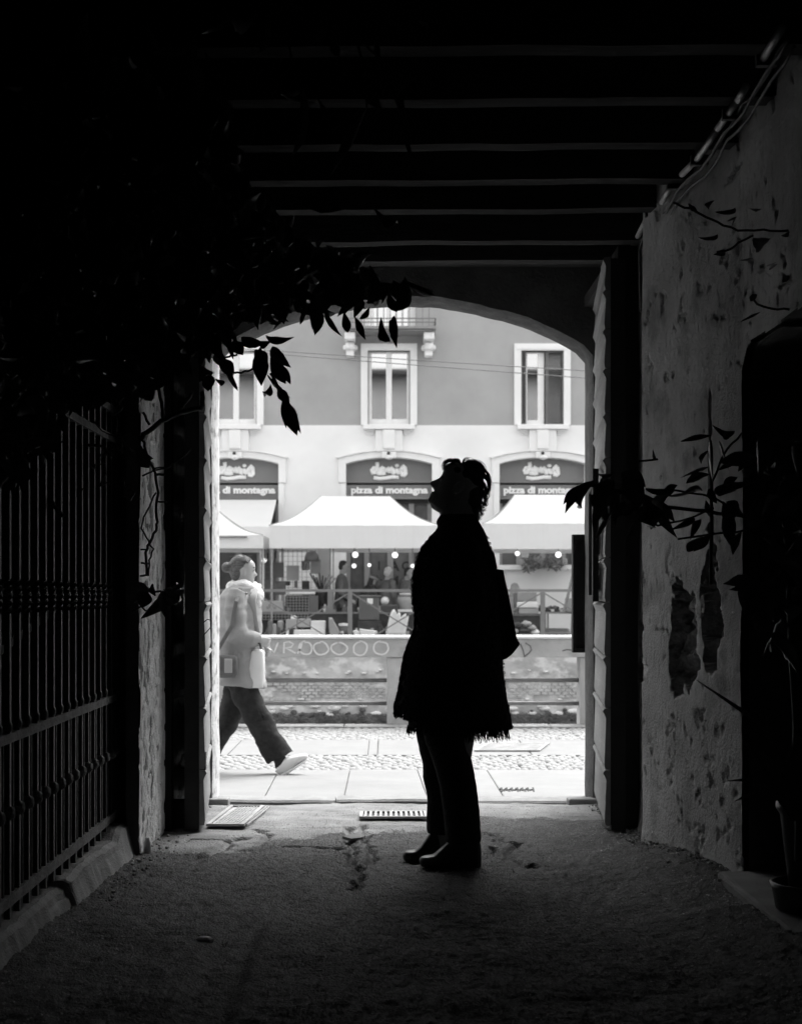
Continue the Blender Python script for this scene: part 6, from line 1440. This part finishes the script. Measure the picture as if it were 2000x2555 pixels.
# ---------------------------------------------------------------- general figure builder
def figure(label, feet, facing, H, pose, looks, vox=.012, group=None, name='person'):
    """pose: joints in figure space (x forward, y left, z up) for a body of height 1; feet = world base."""
    root = thing(name, label, 'person', feet, group)
    Rz = Matrix.Rotation(facing, 4, 'Z'); T = Matrix.Translation(feet) @ Rz @ Matrix.Scale(H, 4)
    J = {'pel': (0, 0, .53), 'che': (0, 0, .74), 'nek': (0, 0, .835), 'hed': (.012, 0, .925), 'tilt': 0, 'turn': 0,
         'shl': (0, .105, .805), 'shr': (0, -.105, .805), 'ell': (-.01, .135, .63), 'elr': (-.01, -.135, .63), 'wrl': (.04, .125, .48), 'wrr': (.04, -.125, .48),
         'hil': (0, .05, .52), 'hir': (0, -.05, .52), 'knl': (.01, .052, .285), 'knr': (.01, -.052, .285), 'anl': (-.01, .055, .05), 'anr': (-.01, -.055, .05), 'tol': (.09, .065, .012), 'tor': (.09, -.065, .012), 'curl': .7}
    J.update(pose); g = lambda k: T @ Vector(J[k]); h = H
    b = MB()
    hm = Matrix.Translation(g('hed')) @ Rz @ Matrix.Rotation(J['turn'], 4, 'Z') @ Matrix.Rotation(J['tilt'], 4, 'Y'); head(b, hm, FACE, H * .56)
    limb(b, [g('hed') - (Rz @ Vector((.02, 0, .04))) * h, g('nek'), g('che')], [.030 * h, .032 * h, .05 * h])
    fw = Rz @ Vector((1, 0, 0)); lf = Rz @ Vector((0, 1, 0))
    def torso(mb, e, top='nek', lenh=0):
        rows = []
        for t, a, w in ((0, .03, .035), (.12, .045, .085), (.3, .060, .112), (.55, .062, .10), (.8, .055, .088), (1.0, .062, .098), (1.12, .062, .098)):
            c = g('nek').lerp(g('pel'), t); rows.append((c, fw * (a + e) * h, lf * (w + e) * h))
        mb.rings(ell_rings(rows, 24))
        return rows
    torso(b, -.004)
    for s in 'lr':
        limb(b, [g('sh' + s), g('el' + s), g('wr' + s)], [.026 * h, .021 * h, .014 * h]); limb(b, [g('hi' + s), g('kn' + s), g('an' + s)], [.047 * h, .031 * h, .021 * h])
        limb(b, [g('an' + s), g('an' + s).lerp(g('to' + s), .5) - Vector((0, 0, .005 * h)), g('to' + s)], [.022 * h, .02 * h, .014 * h])
        d = (g('wr' + s) - g('el' + s)).normalized(); hand(b, g('wr' + s), d, -lf * (1 if s == 'l' else -1), h * .58, J['curl'])
    link('body', remesh(b, 'body', vox * .75, 1), looks.get('skin', 'skin'), root)
    qq = lambda x, y, z: hm @ (Vector((x, y, z)) * H * .56)
    for s in (-1, 1):
        MB().ball(qq(.0745, s * .031, .001), (.005 * H * .56, .011 * H * .56, .006 * H * .56), 8, 6, hm.to_3x3() @ Matrix.Rotation(-s * R(18), 3, 'Z')).build('eye', 'hair', root, smooth=True)
        MB().ball(qq(.080, s * .032, .022), (.005 * H * .56, .017 * H * .56, .004 * H * .56), 8, 6, hm.to_3x3() @ Matrix.Rotation(-s * R(22), 3, 'Z')).build('eyebrow', 'hair', root, smooth=True)
    MB().ball(qq(.076, 0, -.059), (.006 * H * .56, .02 * H * .56, .006 * H * .56), 8, 6, hm.to_3x3()).build('lips', 'skindark', root, smooth=True)
    # top
    b = MB(); rows = torso(b, looks.get('puff', .012))
    c = g('pel'); L = looks.get('hem', .06)
    b.rings(ell_rings([(c + Vector((0, 0, .08 * h)), fw * .078 * h, lf * .112 * h), (c, fw * .082 * h, lf * .116 * h), (c - Vector((0, 0, L * h)), fw * (.08 + L * .25) * h, lf * (.115 + L * .15) * h)], 24))
    for s in 'lr': limb(b, [g('sh' + s).lerp(g('nek'), .3), g('sh' + s), g('el' + s), g('wr' + s)], [.042 * h, .043 * h, .036 * h, .027 * h])
    link('jacket', remesh(b, 'jacket', vox, 2), looks['top'], root)
    b = MB()
    for s in 'lr': limb(b, [g('pel').lerp(g('hi' + s), .6), g('hi' + s), g('kn' + s), g('an' + s) + Vector((0, 0, .005 * h))], [.055 * h, .056 * h, .042 * h, .036 * h])
    b.ball(g('pel'), (.07 * h, .095 * h, .07 * h), 14, 10, Rz.to_3x3())
    link('trousers', remesh(b, 'trousers', vox, 2), looks['legs'], root)
    for s in 'lr':
        a, t = g('an' + s), g('to' + s); hb = a + (a - t).normalized() * .02 * h; hb.z = min(a.z, t.z + .02 * h)
        b = MB(); b.tube([hb, a.lerp(t, .3) - Vector((0, 0, .012 * h)), a.lerp(t, .75), t + (t - a).normalized() * .015 * h], [(.024 * h, .022 * h), (.026 * h, .024 * h), (.024 * h, .016 * h), (.012 * h, .008 * h)], 12).build('shoe', looks.get('shoe', 'dark'), root, smooth=True)
    # hair or hat
    b = MB(); M3 = hm.to_3x3()
    q = lambda x, y, z: hm @ (Vector((x, y, z)) * H * .56)
    if looks.get('hat'):
        b.ball(q(-.012, 0, .055), (.108 * H * .56, .09 * H * .56, .08 * H * .56), 16, 12, M3); b.build('beanie', looks['hat'], root, smooth=True)
        b = MB(); rr_ = [q(.1 * math.cos(a) - .012, .086 * math.sin(a), .03) for a in [2 * math.pi * i / 16 for i in range(17)]]; b.tube(rr_, .016 * H, 8).build('hat_band', looks.get('band', 'lightg'), root, smooth=True)
        b = MB()
    b.ball(q(-.028, 0, .046), (.088 * H * .56, .085 * H * .56, .080 * H * .56), 18, 12, M3); b.ball(q(-.055, 0, -.01), (.062 * H * .56, .078 * H * .56, .075 * H * .56), 16, 12, M3)
    if looks.get('long'): b.ball(q(-.05, 0, -.09), (.06 * H * .56, .085 * H * .56, .14 * H * .56), 16, 12, M3)
    if looks.get('bun'): b.ball(q(-.135, 0, .03), (.045 * H * .56, .042 * H * .56, .042 * H * .56), 12, 8, M3)
    hm_ = remesh(b, 'hair', vox * .8, 1); link('hair', hm_, looks.get('hair', 'hair'), root)
    return root, g, T
# the woman walking past outside
DW = 10.46; gz = street_z(DW) + .004
fx_, fy_ = XW(600, DW), DW; Hw = 1.66
def wl(px, py, y=0): v = W(px, py, DW); return ((v.x - fx_) / Hw, y / Hw, (v.z - gz) / Hw)
pose = {'pel': wl(603, 1672), 'che': wl(604, 1545), 'nek': wl(605, 1468), 'hed': wl(610, 1424), 'tilt': R(-2), 'shl': wl(600, 1484, .17), 'shr': wl(602, 1484, -.17), 'ell': wl(585, 1590, .22), 'wrl': wl(640, 1618, .16),
        'elr': wl(604, 1584, -.22), 'wrr': wl(648, 1596, -.14), 'hil': wl(605, 1690, .08), 'hir': wl(600, 1690, -.08), 'knr': wl(652, 1800, -.08), 'anr': wl(704, 1908, -.08), 'tor': wl(756, 1893, -.09), 'knl': wl(566, 1800, .08), 'anl': wl(505, 1880, .08), 'tol': wl(520, 1928, .08), 'curl': 1.1}
wk, g, T = figure('woman in a pale coat, white scarf and dark trousers striding past outside the arch', Vector((fx_, fy_, gz)), 0, Hw, pose, {'top': 'coatw', 'legs': 'black', 'shoe': 'plastic', 'bun': True, 'puff': .02, 'hem': .04, 'skin': 'skin', 'hair': 'softhair'}, .009)
def wv(px, py, y=0): v = W(px, py, DW); return Vector((v.x, DW + y, v.z))
for o in list(wk.children):
    if o.name.split('.')[0] in ('jacket', 'trousers'): bpy.data.objects.remove(o)
b = MB(); rows = []
for py, xa, xb, w in ((1456, 575, 640, .09), (1468, 560, 645, .15), (1490, 548, 646, .20), (1521, 541, 650, .22), (1560, 537, 654, .23), (1610, 536, 656, .235), (1650, 535, 659, .24), (1690, 534, 664, .25), (1709, 533, 666, .255)):
    rows.append((wv((xa + xb) / 2, py), Vector(((xb - xa) / 2 / F * DW, 0, 0)), Vector((0, w, 0))))
rr = ell_rings(rows, 40)
for k in (-1,):
    for r in rr[k]: r.z -= .02 * (r.x - wv(600, 0).x) / .2
b.rings(rr)
b2 = []
limb(b, [wv(600, 1480, -.15), wv(592, 1520, -.21), wv(604, 1586, -.235), wv(630, 1592, -.21), wv(650, 1594, -.16)], [.075, .078, .074, .062, .05], 16)
limb(b, [wv(598, 1480, .15), wv(592, 1520, .21), wv(590, 1586, .235), wv(630, 1606, .2)], [.075, .075, .07, .055], 16)
me = remesh(b, 'coat', .009, 2)
for v in me.vertices: v.co += v.normal * (.016 * nz(v.co.x * 7 + v.co.z * 9, v.co.z * 6 - v.co.x * 8, v.co.y * 5) + .008 * nz(v.co.x * 6, v.co.y * 6, v.co.z * 24) + .010 * nz(v.co.x * 4, v.co.y * 3, v.co.z * 6 + 9))
link('coat', me, 'coatw', wk)
b = MB()
lr = [(wv(602, 1690, -.09), .10, .10), (wv(622, 1740, -.09), .10, .10), (wv(650, 1795, -.09), .093, .09), (wv(672, 1840, -.09), .093, .09), (wv(693, 1873, -.09), .10, .085), (wv(703, 1886, -.09), .104, .085)]
ax = Vector((.86, 0, .5)); b.rings(ell_rings([(c, Vector((.90, 0, .42)) * r, Vector((0, w, 0))) for c, r, w in lr], 26))
lr = [(wv(597, 1690, .09), .10, .10), (wv(582, 1745, .09), .098, .10), (wv(564, 1800, .09), .09, .09), (wv(530, 1850, .09), .092, .085), (wv(508, 1880, .09), .1, .085)]
b.rings(ell_rings([(c, Vector((.92, 0, -.38)) * r, Vector((0, w, 0))) for c, r, w in lr], 26))
b.ball(wv(600, 1680), (.14, .17, .13), 18, 12)
me = remesh(b, 'trousers', .008, 2)
for v in me.vertices: v.co += v.normal * (.02 * nz(v.co.x * 5 + v.co.z * 9, v.co.z * 5 - v.co.x * 9, v.co.y * 4) + .008 * nz(v.co.x * 14, v.co.z * 22, v.co.y * 6))
link('trousers', me, 'trous', wk)
MB().tube([wv(700, 1880, -.08 * Hw), wv(704, 1906, -.08 * Hw), wv(712, 1914, -.08 * Hw)], [.045, .042, .035], 12).build('sock', 'trous', wk, smooth=True)
for o in [o for o in wk.children if o.name.startswith('shoe')][1:]: bpy.data.objects.remove(o)
P_ = [wv(x, y, -.085 * Hw) for x, y in ((696, 1908), (703, 1912), (716, 1904), (732, 1894), (750, 1886), (766, 1881), (771, 1881))]
MB().tube(P_, [(.028, .038), (.038, .054), (.040, .052), (.041, .040), (.041, .028), (.032, .019), (.012, .008)], 16).build('shoe', 'plastic', wk, smooth=True)
Q_ = [wv(x, y, -.085 * Hw) for x, y in ((694, 1922), (702, 1930), (718, 1922), (736, 1911), (754, 1899), (770, 1888))]
MB().tube(Q_, [(.035, .010), (.045, .014), (.047, .012), (.048, .011), (.045, .011), (.02, .008)], 12).build('sole', 'paper', wk, smooth=True)
# scarf
b = MB()
for k, (py, rx, ry, t) in enumerate(((1457, .078, .08, .022), (1463, .095, .095, .026), (1470, .108, .108, .027), (1477, .113, .113, .026))):
    pts = [wv(610 + .5 * k, py) + Vector((rx * math.cos(a), ry * math.sin(a), -.028 * math.cos(a) * (1 if k > 1 else .4) + .008 * math.sin(a * 3 + k))) for a in [2 * math.pi * i / 28 for i in range(29)]]; b.tube(pts, t, 10)
limb(b, [wv(634, 1474, -.05), wv(641, 1492, -.05), wv(644, 1515, -.03)], [.04, .045, .025])
me = remesh(b, 'scarf', .009, 1)
for v in me.vertices: v.co += v.normal * (.008 * nz(v.co.x * 12 + v.co.z * 20, v.co.y * 12, v.co.z * 40) + .005 * nz(v.co.x * 50, v.co.y * 50, v.co.z * 50))
link('scarf', me, 'scarf', wk)
b = MB(); hc = wv(610, 1424)
for k in range(150):                                # combed-back strands and a few stray ones
    a = random.uniform(-1.25, 1.25); r = .112; el = random.uniform(-.1, 1.2)
    P = []
    for i in range(8):
        t = i / 7; th_ = -1.0 + 2.35 * t + .12 * random.random(); P.append(hc + Vector((-.02 - .088 * math.sin(th_) * (1 - .25 * abs(a) / 1.3), -.086 * math.sin(a) * (1 - .35 * t), .03 + (.078 * math.cos(th_) * math.cos(a * .8)) + .004 * math.sin(i + k))))
    b.tube(P, .0028, 4)
for k in range(10):
    p = hc + Vector((random.uniform(-.08, .05), -.05, .09)); b.tube([p, p + Vector((random.uniform(-.04, .03), 0, .02)), p + Vector((random.uniform(-.07, .03), 0, .01))], .0012, 4)
o = b.build('strands', 'softhair', wk, smooth=True); o['kind'] = 'stuff'
b = MB()                                            # lapel, pocket welt and hem seam of the coat
b.tube([wv(640, 1470, -.10), wv(634, 1500, -.17), wv(640, 1540, -.15), wv(650, 1590, -.12)], [(.006, .022), (.008, .03), (.007, .022), (.004, .01)], 8); b.build('lapel', 'coatw', wk, smooth=True)
bg_ = thing('shoulder_bag', 'grey shoulder bag with a pale pocket hanging at the hip of the walking woman', 'bag', wv(575, 1670, -.3))
MB().rings(ell_rings([(wv(x, 1657, -.31), Vector((0, .045, 0)), Vector((0, 0, h_))) for x, h_ in ((540, .06), (545, .075), (570, .082), (598, .078), (603, .06))], 20, 4)).build('bag_body', 'mid', bg_, smooth=True)
MB().rings(ell_rings([(wv(x, 1655, -.36), Vector((0, .01, 0)), Vector((0, 0, .05))) for x in (574, 577, 590, 593)], 16, 2.4)).build('pocket', 'lightg', bg_, smooth=True)
MB().tube([wv(543, 1645, -.3), wv(560, 1610, -.30), wv(590, 1560, -.32), wv(600, 1500, -.29), wv(606, 1468, -.16)], [(.004, .014)] * 5, 8).build('strap', 'mid', bg_)
bh = thing('lit_coat_front', 'white shape for the lit coat front of the walking woman, with a black strap', 'bag', wv(652, 1640, -.16))
MB().rings(ell_rings([(wv(x, py, -.16), Vector((h_, 0, 0)), Vector((0, .05, 0))) for x, py, h_ in ((648, 1618, .03), (648, 1625, .05), (644, 1660, .062), (643, 1695, .066), (644, 1712, .05))], 20, 3)).build('bag_body', 'plastic', bh, smooth=True)  # pale body stands for light falling on the coat front
MB().tube([wv(630, 1605, -.2), wv(645, 1598, -.22), wv(655, 1604, -.2), wv(656, 1616, -.17)], .008, 6).build('strap', 'dark', bh, smooth=True)

# people at the market
fig = [('man with short dark hair in a grey hooded jacket standing in profile at the stall', (852, 27.95), 0, 1.76, {'hed': (.03, 0, .925), 'tilt': R(6), 'wrr': (.10, -.12, .56)}, {'top': 'mid', 'legs': 'dark', 'puff': .014}),
       ('person in a striped knitted hat and dark coat bending over the goods', (905, 28.05), R(20), 1.62, {'pel': (-.03, 0, .52), 'che': (.07, 0, .70), 'nek': (.10, 0, .78), 'hed': (.14, 0, .845), 'tilt': R(25), 'shl': (.09, .105, .75), 'shr': (.09, -.105, .75), 'ell': (.12, .14, .60), 'elr': (.12, -.14, .60), 'wrl': (.2, .1, .52), 'wrr': (.2, -.1, .52)}, {'top': 'dark', 'legs': 'dark', 'hat': 'grey', 'band': 'lightg', 'long': True}),
       ('white haired person in a dark grey coat seen half from behind', (962, 28.0), R(48), 1.66, {'che': (.02, 0, .74), 'nek': (.03, 0, .83), 'hed': (.055, 0, .91), 'tilt': R(12)}, {'top': 'grey', 'legs': 'dark', 'hair': 'greyhair', 'puff': .018, 'hem': .16}),
       ('person in a mid grey top half hidden behind the coat of the standing woman', (1014, 28.3), R(-25), 1.64, {'hed': (.03, 0, .92)}, {'top': 'mid', 'legs': 'dark', 'hair': 'hair'}),
       ('seated woman with a pale headscarf and light jacket behind the tote bag', (1277, 28.0), R(35), 1.6, {'pel': (0, 0, .36), 'che': (.02, 0, .57), 'nek': (.03, 0, .665), 'hed': (.05, 0, .75), 'tilt': R(10), 'shl': (.02, .105, .635), 'shr': (.02, -.105, .635), 'ell': (.04, .14, .48), 'elr': (.04, -.14, .48), 'wrl': (.14, .09, .42), 'wrr': (.14, -.09, .42), 'hil': (0, .05, .35), 'hir': (0, -.05, .35), 'knl': (.24, .06, .33), 'knr': (.24, -.06, .33), 'anl': (.24, .06, .06), 'anr': (.24, -.06, .06), 'tol': (.33, .06, .015), 'tor': (.33, -.06, .015)}, {'top': 'lightg', 'legs': 'mid', 'hair': 'lightg', 'long': True, 'skin': 'skin'})]
for lab, (px, d), fa, H, pz, lk in fig:
    figure(lab, Vector((XW(px, d), d, 0)), fa, H, pz, lk, .018, 'people at the market stalls')
tag(MB().box(XW(1262, 28), XW(1292, 28), 27.9, 28.3, .42, .47).box(XW(1263, 28), XW(1266, 28), 27.92, 27.96, 0, .419).box(XW(1288, 28), XW(1291, 28), 27.92, 27.96, 0, .419).box(XW(1263, 28), XW(1266, 28), 28.24, 28.28, 0, .419).box(XW(1288, 28), XW(1291, 28), 28.24, 28.28, 0, .419).build('stool', 'doordark'), 'plain dark stool under the seated woman', 'stool')
